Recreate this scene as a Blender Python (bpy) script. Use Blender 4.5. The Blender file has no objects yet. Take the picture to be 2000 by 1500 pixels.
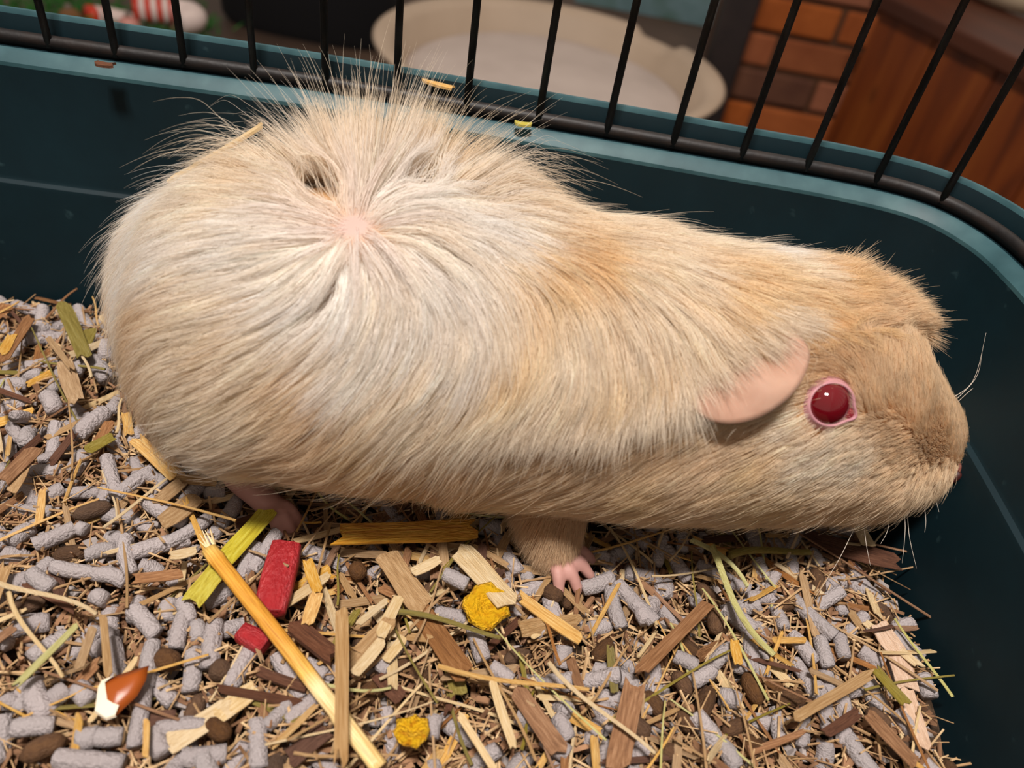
import bpy, bmesh, math, random
import numpy as np
from mathutils import Vector, Matrix, kdtree
random.seed(7); rng = np.random.default_rng(11)
C = bpy.context.scene
col = C.collection

# ------------------------------------------------------------------ camera
FPX = 1500.0
NADIR = np.array([690., 2400.]); CEN = np.array([1000., 750.])
_v = NADIR - CEN; _d = np.hypot(*_v); PITCH = math.pi/2 - math.atan(_d/FPX)
_u = _v/_d; _r = np.array([_u[1], -_u[0]])
FW = np.array([0, math.cos(PITCH), -math.sin(PITCH)])
DN = np.array([0, -math.sin(PITCH), -math.cos(PITCH)]); RT = np.array([1., 0, 0])
IX = RT*_r[0] + DN*_u[0]; IY = RT*_r[1] + DN*_u[1]
CAM = np.array([0, 0, 0.20])

def ray(x, y): return FW + IX*(x-CEN[0])/FPX + IY*(y-CEN[1])/FPX
def atz(x, y, z=0.0):
    q = ray(x, y); return CAM + q*((z-CAM[2])/q[2])
def aty(x, y, Y):
    q = ray(x, y); return CAM + q*((Y-CAM[1])/q[1])
def proj(p):
    q = np.asarray(p, float) - CAM; z = q @ FW
    return np.stack([CEN[0] + FPX*(q @ IX)/z, CEN[1] + FPX*(q @ IY)/z, z], -1)

cd = bpy.data.cameras.new('camera'); cam = bpy.data.objects.new('camera', cd); col.objects.link(cam)
cd.sensor_width = 36; cd.lens = 27; cd.clip_start = 0.005; cd.clip_end = 50
M = Matrix.Identity(4)
for i in range(3):
    M[i][0] = IX[i]; M[i][1] = -IY[i]; M[i][2] = -FW[i]; M[i][3] = CAM[i]
cam.matrix_world = M; C.camera = cam
cd.dof.use_dof = True; cd.dof.focus_distance = 0.232; cd.dof.aperture_fstop = 11.0

# ------------------------------------------------------------------ light
w = bpy.data.worlds.new('room_light'); C.world = w; w.use_nodes = True
w.node_tree.nodes['Background'].inputs[0].default_value = (1.0, 0.87, 0.75, 1)
w.node_tree.nodes['Background'].inputs[1].default_value = 0.33

def lamp(name, loc, target, size, power, colr):
    l = bpy.data.lights.new(name, 'AREA'); l.shape = 'DISK'; l.size = size; l.energy = power; l.color = colr
    o = bpy.data.objects.new(name, l); col.objects.link(o); o.location = loc
    o.rotation_euler = (Vector(target)-Vector(loc)).to_track_quat('-Z', 'Y').to_euler(); return o
for lx in (-0.20, -0.04):
    lamp('ceiling_lamp', (lx, -0.20, 1.57), (0.0, 0.18, 0), 0.14, 18.8, (1.0, 0.93, 0.87))
lamp('ceiling_lamp', (0.55, 2.0, 2.0), (0.3, 1.9, -0.4), 0.35, 9.0, (1.0, 0.82, 0.66))

C.view_settings.view_transform = 'Standard'; C.view_settings.look = 'None'
C.view_settings.exposure = 0.0; C.view_settings.gamma = 1.0; C.view_settings.use_curve_mapping = False
C.cycles.max_bounces = 10; C.cycles.diffuse_bounces = 7; C.cycles.glossy_bounces = 2
C.cycles.transmission_bounces = 6; C.cycles.transparent_max_bounces = 6
C.cycles.use_denoising = True

# ------------------------------------------------------------------ helpers
def srgb(r, g, b):
    f = lambda c: (c/255/12.92) if c/255 <= 0.04045 else ((c/255+0.055)/1.055)**2.4
    return (f(r), f(g), f(b), 1)

def tag(o, label=None, cat=None, group=None, kind=None):
    if label: o['label'] = label
    if cat: o['category'] = cat
    if group: o['group'] = group
    if kind: o['kind'] = kind
    return o

def meshobj(name, verts, faces, m=None, parent=None, smooth=False):
    me = bpy.data.meshes.new(name); me.from_pydata([tuple(v) for v in verts], [], faces); me.update()
    if smooth: me.shade_smooth()
    if m: me.materials.append(m)
    o = bpy.data.objects.new(name, me); col.objects.link(o)
    if parent: o.parent = parent
    return o

def empty(name, loc=(0, 0, 0)):
    o = bpy.data.objects.new(name, None); col.objects.link(o); o.location = loc; o.empty_display_size = 0.01
    return o

class NT:
    def __init__(s, name):
        s.m = bpy.data.materials.new(name); s.m.use_nodes = True; s.t = s.m.node_tree
        s.p = s.t.nodes['Principled BSDF']
    def n(s, kind, **kw):
        x = s.t.nodes.new(kind)
        for k, v in kw.items(): setattr(x, k, v)
        return x
    def l(s, a, b): s.t.links.new(a, b)

def ramp(nt, fac, stops):
    r = nt.n('ShaderNodeValToRGB'); e = r.color_ramp.elements
    while len(e) < len(stops): e.new(0.5)
    for x, (p, c) in zip(e, stops): x.position = p; x.color = c
    nt.l(fac, r.inputs[0]); return r.outputs[0]

def mat(name, c1, c2=None, scale=40, rough=0.6, coords='Object', stretch=(1, 1, 1), bump=0.0, bscale=200, rand=0.0,
        spec=0.4, bdist=0.0004, c3=None, detail=6):
    """noise mottled principled material; rand varies value per object"""
    nt = NT(name); p = nt.p; p.inputs['Roughness'].default_value = rough
    p.inputs['Specular IOR Level'].default_value = spec
    tc = nt.n('ShaderNodeTexCoord'); mp = nt.n('ShaderNodeMapping'); mp.inputs['Scale'].default_value = stretch
    nt.l(tc.outputs[coords], mp.inputs[0])
    oi = nt.n('ShaderNodeObjectInfo')
    vm = nt.n('ShaderNodeVectorMath', operation='MULTIPLY_ADD')
    cmb = nt.n('ShaderNodeCombineXYZ'); mm = nt.n('ShaderNodeMath', operation='MULTIPLY'); mm.inputs[1].default_value = 7.3
    nt.l(oi.outputs['Random'], mm.inputs[0])
    for i in range(3): nt.l(mm.outputs[0], cmb.inputs[i])
    vm.inputs[1].default_value = (1, 1, 1); nt.l(mp.outputs[0], vm.inputs[0]); nt.l(cmb.outputs[0], vm.inputs[2])
    nz = nt.n('ShaderNodeTexNoise'); nz.inputs['Scale'].default_value = scale; nz.inputs['Detail'].default_value = detail
    nt.l(vm.outputs[0], nz.inputs['Vector'])
    stops = [(0.3, c1), (0.7, c2 or c1)] if c3 is None else [(0.25, c1), (0.5, c2), (0.72, c3)]
    c = ramp(nt, nz.outputs[0], stops)
    if rand:
        hs = nt.n('ShaderNodeHueSaturation'); mr = nt.n('ShaderNodeMapRange')
        mr.inputs[3].default_value = 1-rand; mr.inputs[4].default_value = 1+rand
        nt.l(oi.outputs['Random'], mr.inputs[0]); nt.l(mr.outputs[0], hs.inputs['Value'])
        m2 = nt.n('ShaderNodeMath', operation='FRACT'); m3 = nt.n('ShaderNodeMath', operation='MULTIPLY'); m3.inputs[1].default_value = 13.7
        nt.l(oi.outputs['Random'], m3.inputs[0]); nt.l(m3.outputs[0], m2.inputs[0])
        mr2 = nt.n('ShaderNodeMapRange'); mr2.inputs[3].default_value = 1-rand*0.8; mr2.inputs[4].default_value = 1+rand*0.8
        nt.l(m2.outputs[0], mr2.inputs[0]); nt.l(mr2.outputs[0], hs.inputs['Saturation'])
        nt.l(c, hs.inputs['Color']); c = hs.outputs[0]
    nt.l(c, p.inputs['Base Color'])
    if bump:
        nb = nt.n('ShaderNodeTexNoise'); nb.inputs['Scale'].default_value = bscale; nb.inputs['Detail'].default_value = 5
        nt.l(vm.outputs[0], nb.inputs['Vector'])
        b = nt.n('ShaderNodeBump'); b.inputs['Strength'].default_value = bump; b.inputs['Distance'].default_value = bdist
        nt.l(nb.outputs[0], b.inputs['Height']); nt.l(b.outputs[0], p.inputs['Normal'])
    return nt.m

def tube(path, rad, seg=8, closed=False, cap=True):
    """verts, faces of a tube; rad scalar or per point"""
    P = [Vector(p) for p in path]; n = len(P); V = []; Fc = []
    r = rad if hasattr(rad, '__len__') else [rad]*n
    prev = None
    for i in range(n):
        a = P[(i-1) % n] if (closed or i > 0) else P[i]; b = P[(i+1) % n] if (closed or i < n-1) else P[i]
        t = (b-a).normalized()
        if prev is None:
            k = Vector((0, 0, 1)) if abs(t.z) < 0.9 else Vector((1, 0, 0)); u = t.cross(k).normalized()
        else:
            u = (prev - t*prev.dot(t)).normalized()
        prev = u; v = t.cross(u)
        for j in range(seg):
            an = 2*math.pi*j/seg; V.append(P[i] + (u*math.cos(an)+v*math.sin(an))*r[i])
    m = n if closed else n-1
    for i in range(m):
        for j in range(seg):
            a = i*seg+j; b = i*seg+(j+1) % seg; c = ((i+1) % n)*seg+(j+1) % seg; d = ((i+1) % n)*seg+j
            Fc.append((a, b, c, d))
    if cap and not closed:
        Fc.append(tuple(range(seg))[::-1]); Fc.append(tuple((n-1)*seg+j for j in range(seg)))
    return V, Fc

def join(parts):
    V = []; Fc = []
    for v, f in parts:
        o = len(V); V += list(v); Fc += [tuple(i+o for i in q) for q in f]
    return V, Fc

def boxvf(a, b, bev=0.0):
    (x0, y0, z0), (x1, y1, z1) = a, b
    V = [(x0, y0, z0), (x1, y0, z0), (x1, y1, z0), (x0, y1, z0), (x0, y0, z1), (x1, y0, z1), (x1, y1, z1), (x0, y1, z1)]
    Fc = [(0, 3, 2, 1), (4, 5, 6, 7), (0, 1, 5, 4), (1, 2, 6, 5), (2, 3, 7, 6), (3, 0, 4, 7)]
    return V, Fc

def bevel(o, wdt, seg=2):
    m = o.modifiers.new('bevel', 'BEVEL'); m.width = wdt; m.segments = seg; m.limit_method = 'ANGLE'; return o

def catmull(P, n=8, closed=False):
    P = [np.asarray(p, float) for p in P]; out = []; N = len(P)
    for i in range(N if closed else N-1):
        g = lambda k: P[k % N] if closed else P[min(max(k, 0), N-1)]
        p0, p1, p2, p3 = g(i-1), g(i), g(i+1), g(i+2)
        for t in np.linspace(0, 1, n, endpoint=False):
            out.append(0.5*((2*p1)+(-p0+p2)*t+(2*p0-5*p1+4*p2-p3)*t*t+(-p0+3*p1-3*p2+p3)*t**3))
    if not closed: out.append(P[-1])
    return out

# ================================================================== ROOM
ZF = -0.50
m_floor = mat('floor_stone', srgb(62, 48, 40), srgb(84, 66, 54), 6, 0.6, bump=0.2, bscale=60)
fl = meshobj('floor', *boxvf((-4, -3, ZF-0.05), (4, 4, ZF)), m_floor); fl['kind'] = 'structure'

# brick hearth wall: mortar bed plus single bricks
YB = aty(1400, 250, 1.0); YB = atz(1400, 250, ZF)[1]
m_mortar = mat('mortar', srgb(96, 62, 40), srgb(74, 48, 32), 30, 0.95, bump=0.4)
m_brick = mat('brick_clay', srgb(172, 100, 62), srgb(146, 80, 48), 14, 0.9, bump=0.5, bscale=90, rand=0.16, bdist=0.003)
m_brick_dark = mat('burnt_brick', srgb(92, 56, 42), srgb(112, 72, 52), 14, 0.9, bump=0.5, bscale=90, bdist=0.003)
wall = meshobj('wall_back', *boxvf((0.30, YB, ZF), (0.80, YB+0.12, ZF+0.95)), m_mortar); wall['kind'] = 'structure'
bw, bh, gap = 0.215, 0.064, 0.011
bv, bf = boxvf((0, 0, 0), (bw, 0.05, bh))
bm_ = bpy.data.meshes.new('brick'); bm_.from_pydata(bv, [], bf); bm_.materials.append(m_brick)
bmd = bpy.data.meshes.new('brick'); bmd.from_pydata(bv, [], bf); bmd.materials.append(m_brick_dark)
dk = aty(1575, 160, YB)
for r in range(9):
    for k in range(5):
        x = 0.215 + k*(bw+gap) - (0.5*(bw+gap) if r % 2 else 0) + random.uniform(-.003, .003); z = ZF + 0.006 + r*(bh+gap)
        x0 = max(x, 0.302); x1 = min(x+bw, 0.798); sx = (x1-x0)/bw
        if sx < 0.1: continue
        dark = x0 < dk[0] < x0+bw*sx and z < dk[2] < z+bh
        b = bpy.data.objects.new('brick', bmd if dark else bm_); col.objects.link(b); b.parent = wall
        b.location = (x0, YB-0.008+random.uniform(-.003, .003), z); b.scale = (sx, 1, 1)
        bevel(b, 0.006, 2)

# dark iron post beside the bricks
m_post = mat('dark_iron', srgb(34, 26, 26), srgb(44, 34, 32), 20, 0.6)
pa = aty(1402, 140, YB-0.10); pb = aty(1448, 140, YB-0.10)
parts = [boxvf((pa[0]-0.03, YB-0.13, ZF), (pb[0]-0.012, YB-0.07, ZF+0.8))]
po = bevel(meshobj('iron_post', *join(parts), m_post), 0.006); tag(po, 'dark upright iron post in front of the brick wall', 'post')
fo = bevel(meshobj('foot_plate', *boxvf((pa[0]-0.05, YB-0.15, ZF), (pb[0]+0.01, YB-0.05, ZF+0.02)), m_post, po), 0.004)

# pine cabinet at the right
m_pine = NT('pine_wood'); p = m_pine.p; p.inputs['Roughness'].default_value = 0.5
tc = m_pine.n('ShaderNodeTexCoord'); mp = m_pine.n('ShaderNodeMapping'); mp.inputs['Scale'].default_value = (1, 1, 0.12)
m_pine.l(tc.outputs['Object'], mp.inputs[0])
nz = m_pine.n('ShaderNodeTexNoise'); nz.inputs['Scale'].default_value = 26; nz.inputs['Detail'].default_value = 5; nz.inputs['Distortion'].default_value = 0.4
m_pine.l(mp.outputs[0], nz.inputs['Vector'])
c_ = ramp(m_pine, nz.outputs[0], [(0.30, srgb(78, 32, 8)), (0.48, srgb(112, 50, 12)), (0.70, srgb(130, 66, 20))])
vo = m_pine.n('ShaderNodeTexVoronoi'); vo.inputs['Scale'].default_value = 9
mp2 = m_pine.n('ShaderNodeMapping'); mp2.inputs['Scale'].default_value = (1, 1, 0.45); m_pine.l(tc.outputs['Object'], mp2.inputs[0]); m_pine.l(mp2.outputs[0], vo.inputs['Vector'])
kn = ramp(m_pine, vo.outputs['Distance'], [(0.06, (0.12, 0.10, 0.09, 1)), (0.14, (1, 1, 1, 1))])
mx = m_pine.n('ShaderNodeMix', data_type='RGBA', blend_type='MULTIPLY'); mx.inputs[0].default_value = 0.9
m_pine.l(c_, mx.inputs[6]); m_pine.l(kn, mx.inputs[7]); m_pine.l(mx.outputs[2], p.inputs['Base Color']); m_pine = m_pine.m
m_darkwood = mat('dark_wood', srgb(62, 30, 18), srgb(80, 40, 22), 18, 0.5, stretch=(0.2, 1, 1))
ZC = -0.12
A = atz(1735, -16, ZC); B = atz(2000, 110, ZC)
dirv = (B-A)/np.linalg.norm(B-A); ang = math.atan2(dirv[1], dirv[0]); Lc = 0.85
cab = empty('pine_cabinet', (A[0], A[1], ZF)); cab.rotation_euler = (0, 0, ang)
tag(cab, 'orange pine cabinet with dark wooden top beyond the cage corner', 'cabinet')
H = ZC-ZF
for k in range(6):   # upright boards of the front
    bo = bevel(meshobj('board', *boxvf((k*Lc/6+0.0012, 0.0, 0.0), ((k+1)*Lc/6-0.0012, 0.02, H-0.03)), m_pine, cab), 0.002)
bevel(meshobj('carcass', *boxvf((0.004, 0.02, 0.002), (Lc-0.004, 0.20, H-0.03)), m_pine, cab), 0.002)
bevel(meshobj('cabinet_top', *boxvf((-0.015, -0.02, H-0.03), (Lc, 0.22, H)), m_darkwood, cab), 0.005)
# pale dish on the cabinet
m_dish = mat('pale_ceramic', srgb(196, 178, 150), srgb(206, 188, 162), 12, 0.4)
dc = atz(1985, 18, ZC+0.004)
prof = [(0.0, 0.004), (0.07, 0.004), (0.085, 0.010), (0.105, 0.035), (0.112, 0.037), (0.113, 0.033), (0.092, 0.004), (0.075, 0.0), (0.0, 0.0)]
def lathe(prof, n=40, sx=1, sy=1):
    V = []; Fc = []
    for i in range(n):
        a = 2*math.pi*i/n
        for r, z in prof: V.append((r*math.cos(a)*sx, r*math.sin(a)*sy, z))
    k = len(prof)
    for i in range(n):
        for j in range(k-1):
            q = (i*k+j, ((i+1) % n)*k+j, ((i+1) % n)*k+j+1, i*k+j+1); Fc.append(q)
    return V, Fc
dsh = meshobj('dish', *lathe(prof), m_dish, smooth=True); dsh.location = (dc[0]+0.02, dc[1]+0.06, ZC)
tag(dsh, 'shallow pale dish standing on the pine cabinet top', 'dish')

# big beige oval pet bed
m_bed = mat('beige_plastic', srgb(170, 150, 130), srgb(182, 162, 142), 5, 0.55, bump=0.1)
m_pad = mat('beige_padding', srgb(178, 164, 156), srgb(190, 176, 168), 9, 0.9, bump=0.4, bscale=60, bdist=0.004)
PLZ = ZF+.116
bed = empty('pet_bed', (-0.042, 1.488, PLZ)); bed.scale = (.8, .8, .8*1.05); bed.rotation_euler = (0, 0, math.radians(-4))
tag(bed, 'large oval beige plastic pet bed on the floor behind the cage', 'pet bed')
V = []; Fc = []
n = 96
for i in range(n):
    a = 2*math.pi*i/n
    notch = 0.0
    d_ = abs((a - math.radians(52) + math.pi) % (2*math.pi) - math.pi)
    ht = 0.105 - 0.018*(0.5+0.5*math.tanh((0.17-d_)/0.02))      # lowered entry between two shoulders
    for r, z in [(0.30, 0.0), (0.335, 0.0), (0.36, ht*0.5), (0.385, ht-0.006), (0.400, ht), (0.392, ht+0.004), (0.372, ht), (0.350, ht-0.012), (0.335, 0.03), (0.31, 0.016), (0.0, 0.014)]:
        V.append((r*1.04*math.cos(a), r*0.98*math.sin(a), z))
k = 11
for i in range(n):
    for j in range(k-1): Fc.append((i*k+j, ((i+1) % n)*k+j, ((i+1) % n)*k+j+1, i*k+j+1))
meshobj('shell', V, Fc, m_bed, bed, True)
pv, pf = lathe([(0.0, 0.062), (0.22, 0.06), (0.30, 0.052), (0.325, 0.040), (0.33, 0.025), (0.30, 0.018), (0, 0.018)], 64, 1.04, 0.98)
meshobj('cushion', pv, pf, m_pad, bed, True)

m_plinth = mat('dark_box', srgb(20, 16, 18), srgb(28, 22, 22), 12, .8)
pl = meshobj('dark_box', *boxvf((-0.30, 1.27, ZF), (0.22, 1.70, PLZ-.001)), m_plinth); bevel(pl, .006); tag(pl, 'low black box carrying the beige pet bed', 'box')
# blue-green blanket heap behind the bed
m_blanket = mat('blue_green_cloth', srgb(70, 96, 98), srgb(92, 116, 122), 7, 0.95, bump=0.5, bscale=300, c3=srgb(58, 84, 66))
bc = atz(1330, 30, ZF+0.03)
V = []; Fc = []; nu, nv = 28, 20
for i in range(nu+1):
    for j in range(nv+1):
        u, v = i/nu*2-1, j/nv*2-1
        e = max(0, 1-u*u)**0.5*max(0, 1-v*v)**0.5
        V.append((u*0.30, v*0.22, 0.10*e**0.7 + 0.012*math.sin(7*u+3*v)*e + 0.008*math.sin(13*v-4*u)*e))
for i in range(nu):
    for j in range(nv): Fc.append((i*(nv+1)+j, (i+1)*(nv+1)+j, (i+1)*(nv+1)+j+1, i*(nv+1)+j+1))
bl = meshobj('folded_blanket', V, Fc, m_blanket, None, True); bl.location = (bc[0]-0.03, bc[1]+0.26, ZF+0.001)
tag(bl, 'blue-green blanket heaped on the floor behind the beige pet bed', 'blanket')

# black bag on the left
m_black = mat('black_cloth', srgb(8, 7, 11), srgb(12, 10, 14), 12, 0.9, bump=0.2)
a0 = atz(395, 95, ZF); a1 = atz(742, 150, ZF)
xl, xr = aty(408, 60, 1.85)[0], aty(754, 60, 1.85)[0]
bag = empty('black_bag', (0.5*(xl+xr), 1.97, ZF)); bag.rotation_euler = (0, 0, math.radians(-2)); tag(bag, 'big black bag standing left of the beige pet bed', 'bag')
V = []; Fc = []; n = 40
lev = [(0.0, 0.92), (0.02, 1.0), (0.15, 1.02), (0.26, 0.97), (0.31, 0.86), (0.325, 0.6), (0.33, 0.0)]
W2 = (xr-xl)/2
for z, s in lev:
    for i in range(n):
        a = 2*math.pi*i/n; ca, sa = math.cos(a), math.sin(a)
        V.append((W2*s*math.copysign(abs(ca)**0.6, ca), 0.11*s*math.copysign(abs(sa)**0.6, sa), z))
for j in range(len(lev)-1):
    for i in range(n): Fc.append((j*n+i, j*n+(i+1) % n, (j+1)*n+(i+1) % n, (j+1)*n+i))
meshobj('bag_body', V, Fc, m_black, bag, True)
for sy in (-0.05, 0.05):
    pth = catmull([(-0.09, sy, 0.32), (-0.08, sy, 0.40), (0, sy, 0.44), (0.08, sy, 0.40), (0.09, sy, 0.32)], 6)
    meshobj('handle', *tube(pth, 0.009, 8), m_black, bag, True)

# grey slab between bag and decorations
m_grey = mat('grey_card', srgb(120, 108, 98), srgb(132, 118, 108), 10, 0.9)
s0, s1, s2, s3 = [atz(x, y, ZF+0.06) for x, y in ((352, 5), (380, 0), (492, 112), (372, 112))]
V = [(*s0[:2], ZF+0.05), (*s1[:2], ZF+0.05), (*s2[:2], ZF+0.05), (*s3[:2], ZF+0.05)]
V += [(x, y, ZF+0.06) for x, y, z in V]
sl = meshobj('grey_board', V, [(3, 2, 1, 0), (4, 5, 6, 7), (0, 1, 5, 4), (1, 2, 6, 5), (2, 3, 7, 6), (3, 0, 4, 7)], m_grey)
sl.location.z = -0.048
tag(sl, 'grey board lying flat beside the black bag', 'board')

# festive decorations (far left): greenery, striped canes, ornaments
m_leaf = mat('fir_green', srgb(22, 84, 20), srgb(40, 110, 34), 30, 0.7, rand=0.2)
m_red = mat('candy_red', srgb(206, 60, 30), srgb(190, 44, 26), 20, 0.35)
m_white = mat('candy_white', srgb(216, 196, 190), srgb(228, 210, 204), 20, 0.35)
m_pink = mat('pink_ball', srgb(206, 150, 140), srgb(190, 120, 110), 20, 0.35)
m_brownleaf = mat('dry_brown', srgb(92, 62, 36), srgb(116, 80, 48), 20, 0.9)
gc = atz(230, 55, ZF+0.04)
V = []; Fc = []
for i in range(900):
    t = random.random(); c = Vector((gc[0]-0.28+0.42*t + random.gauss(0, .035), gc[1]+random.gauss(0.02, .08), ZF+0.015+abs(random.gauss(0, .02))))
    d = Vector((random.gauss(0, 1), random.gauss(0, 1), abs(random.gauss(0.3, .6)))).normalized(); s = d.cross(Vector((0, 0, 1)))
    s = s.normalized() if s.length > 1e-4 else Vector((1, 0, 0)); ln = random.uniform(.02, .045); wd = .003
    o = len(V); V += [c-s*wd, c+s*wd, c+d*ln+s*wd*0.3, c+d*ln-s*wd*0.3, c+d*ln*0.5+Vector((0, 0, .003))]
    Fc += [(o, o+1, o+4), (o+1, o+2, o+4), (o+2, o+3, o+4), (o+3, o, o+4)]
ga = meshobj('fir_garland', V, Fc, m_leaf); tag(ga, 'green fir garland lying on the floor at the far left', 'garland')
def cane(p0, p1, rad, nst, lab):
    p0, p1 = Vector(p0), Vector(p1); root = empty('candy_cane', p0); tag(root, lab, 'candy cane')
    d = (p1-p0)
    for k in range(nst):
        t0, t1 = k/nst, (k+1)/nst; sk = Vector((0, 0, rad*0.9))
        v, f = tube([d*t0, d*(t0+t1)/2, d*t1], rad, 12); meshobj('stripe', v, f, m_red if k % 2 == 0 else m_white, root, True)
    side = Vector((d.y, -d.x, 0)).normalized()*0.05; e = d.normalized()
    hook = [d, d+e*0.03+side*0.25, d+e*0.04+side*0.8, d+e*0.01+side*1.2]
    meshobj('hook', *tube(catmull(hook, 5), rad, 12), m_white, root, True)
def P3(x, y, z): return atz(x, y, z)
cane(P3(262, 18, ZF+.075), P3(342, 22, ZF+.075), 0.026, 7, 'red and white striped candy cane on top of the green garland')
cane(P3(172, 30, ZF+.06), P3(206, 34, ZF+.05), 0.022, 3, 'red and white striped candy cane partly hidden behind a cage bar')
for (x, y, r, mt, lb) in ((253, 52, 0.022, m_pink, 'pink ornament ball nearer the candy canes'), (138, 38, 0.024, m_brownleaf, 'brown ornament ball left of the garland'), (344, 42, 0.020, m_pink, 'small pink ornament ball beside the grey board')):
    q = P3(x, y, ZF+.05); V, Fc = lathe([(0.0001, -r)]+[(r*math.sin(a), -r*math.cos(a)) for a in np.linspace(0.2, math.pi-0.2, 12)]+[(0.0001, r)], 20)
    o = empty('ornament_ball', q); meshobj('ball', V, Fc, mt, o, True); tag(o, lb, 'ornament')
    meshobj('cap', *tube([(0, 0, r*0.9), (0, 0, r*1.25)], r*0.28, 10), m_grey, o)

# low bench that carries the cage
m_bench = mat('bench_wood', srgb(96, 66, 44), srgb(112, 80, 54), 20, 0.6, stretch=(0.2, 1, 1))
bench = empty('low_bench', (-0.14, 0.0, ZF)); tag(bench, 'low wooden bench under the cage tub', 'bench')
bevel(meshobj('bench_top', *boxvf((-0.31, -0.27, -0.05-ZF-0.025), (0.33, 0.23, -0.0505-ZF+0.015)), m_bench, bench), 0.003)
for sx in (-0.27, 0.27):
    for sy in (-0.23, 0.19):
        bevel(meshobj('leg', *boxvf((sx-0.02, sy-0.02, 0), (sx+0.02, sy+0.02, -0.05-ZF-0.025)), m_bench, bench), 0.003)

# ================================================================== CAGE TUB
RIM = [(-.43, .10), (-.428, .17), (-.405, .212), (-.35, .222), (-.26, .228), (-.181, .2336), (-.0945, .2425), (-.007, .2470), (.055, .2486), (.098, .2492),
       (.1230, .2450), (.1365, .2318), (.1425, .2140), (.1460, .19), (.1500, .15), (.155, .08), (.160, 0), (.165, -.10), (.166, -.19), (.150, -.235), (.11, -.25), (0, -.255),
       (-.2, -.255), (-.37, -.25), (-.415, -.235), (-.43, -.19), (-.431, -.05)]
rp = np.array(catmull(RIM, 6, True))
tg = np.roll(rp, -1, 0)-np.roll(rp, 1, 0); tg /= np.linalg.norm(tg, axis=1)[:, None]
nrm = np.stack([-tg[:, 1], tg[:, 0]], 1)      # clockwise path: left side is outward
PROF = [(-.0150, -.0335), (-.0135, -.030), (-.0118, -.024), (-.0118+.0062, .0448), (-.0052, .0462), (-.0036, .0470), (-.0030, .0482), (-.0006, .0872), (-.0004, .0884), (.0026, .0914), (.0036, .0918),
        (.0086, .0916), (.0096, .0924), (.0104, .1000), (.0112, .1014), (.0124, .1014), (.0132, .1002), (.0134, .080), (.0119, .079), (.0109, .086), (.0062, .088), (.0020, .082), (-.0015, .0475), (-.0095, -.030), (-.011, -.036)]
V = []; Fc = []; K = len(PROF); N = len(rp)
for i in range(N):
    for o, z in PROF: V.append((rp[i, 0]+nrm[i, 0]*o, rp[i, 1]+nrm[i, 1]*o, z))
for i in range(N):
    for j in range(K-1): Fc.append((i*K+j, i*K+j+1, ((i+1) % N)*K+j+1, ((i+1) % N)*K+j))
Fc.append(tuple(i*K for i in range(N))); Fc.append(tuple(i*K+K-1 for i in range(N))[::-1])
nt = NT('teal_plastic'); p = nt.p
tc = nt.n('ShaderNodeTexCoord'); nz = nt.n('ShaderNodeTexNoise'); nz.inputs['Scale'].default_value = 18; nz.inputs['Detail'].default_value = 8; nz.inputs['Roughness'].default_value = 0.7
nt.l(tc.outputs['Object'], nz.inputs['Vector'])
cc = ramp(nt, nz.outputs[0], [(0.3, srgb(7, 26, 32)), (0.75, srgb(12, 36, 43))])
# dried water marks and scuffs
sc = nt.n('ShaderNodeTexNoise'); sc.inputs['Scale'].default_value = 150; sc.inputs['Detail'].default_value = 3
nt.l(tc.outputs['Object'], sc.inputs['Vector'])
sm = ramp(nt, sc.outputs[0], [(0.70, (0, 0, 0, 1)), (0.80, (0.35, 0.35, 0.35, 1))])
mx = nt.n('ShaderNodeMix', data_type='RGBA'); nt.l(sm, mx.inputs[0]); nt.l(cc, mx.inputs[6]); mx.inputs[7].default_value = srgb(60, 86, 90)
nt.l(mx.outputs[2], p.inputs['Base Color']); p.inputs['Roughness'].default_value = 0.55; p.inputs['Specular IOR Level'].default_value = 0.25
bn = nt.n('ShaderNodeBump'); bn.inputs['Strength'].default_value = 0.12; bn.inputs['Distance'].default_value = 0.0004
nt.l(nz.outputs[0], bn.inputs['Height']); nt.l(bn.outputs[0], p.inputs['Normal'])
tub = meshobj('cage_tub', V, Fc, nt.m, None, True); tag(tub, 'dark teal plastic cage tub with rounded corner around the guinea pig', 'cage tub')
m_lit_rim = mat('lit_rim_teal', srgb(36, 66, 72), srgb(50, 82, 88), 70, 0.5, c3=srgb(66, 98, 102), spec=.3)  # overhead light caught by lip and upstand top, put into the colour
tub.data.materials.append(m_lit_rim)
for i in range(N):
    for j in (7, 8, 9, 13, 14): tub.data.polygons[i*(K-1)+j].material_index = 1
es = tub.modifiers.new('edges', 'EDGE_SPLIT'); es.split_angle = math.radians(24)

# wire cage standing in the groove of the rim
m_wire = mat('black_wire', srgb(11, 8, 9), srgb(17, 12, 12), 90, 0.55, bump=0.3, bscale=500, c3=srgb(30, 19, 14))
cage = empty('wire_cage', (0, 0, 0.09)); tag(cage, 'black wire cage panel with upright bars standing on the teal rim', 'cage')
off = 0.0062
ring = np.c_[rp[:, 0]+nrm[:, 0]*off, rp[:, 1]+nrm[:, 1]*off]
sel = [i for i in range(N)]
meshobj('bottom_wire', *tube([(x, y, 0.0942-0.09) for x, y in ring], 0.0023, 8, True), m_wire, cage, True)
meshobj('top_wire', *tube([(x, y, 0.46-0.09) for x, y in ring], 0.0020, 8, True), m_wire, cage, True)
bx = [-.1682-.0215*k for k in range(11, 0, -1)] + [-.1682, -.1473, -.1257, -.1030, -.0795, -.0558, -.0321, -.0077, .0157, .0384, .062, .0845, .108, .1290]
barV, barF = tube([(0, 0, 0), (0, 0, 0.365)], 0.00125, 8)
bar_me = bpy.data.meshes.new('bar'); bar_me.from_pydata([tuple(v) for v in barV], [], barF); bar_me.shade_smooth(); bar_me.materials.append(m_wire)
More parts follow.
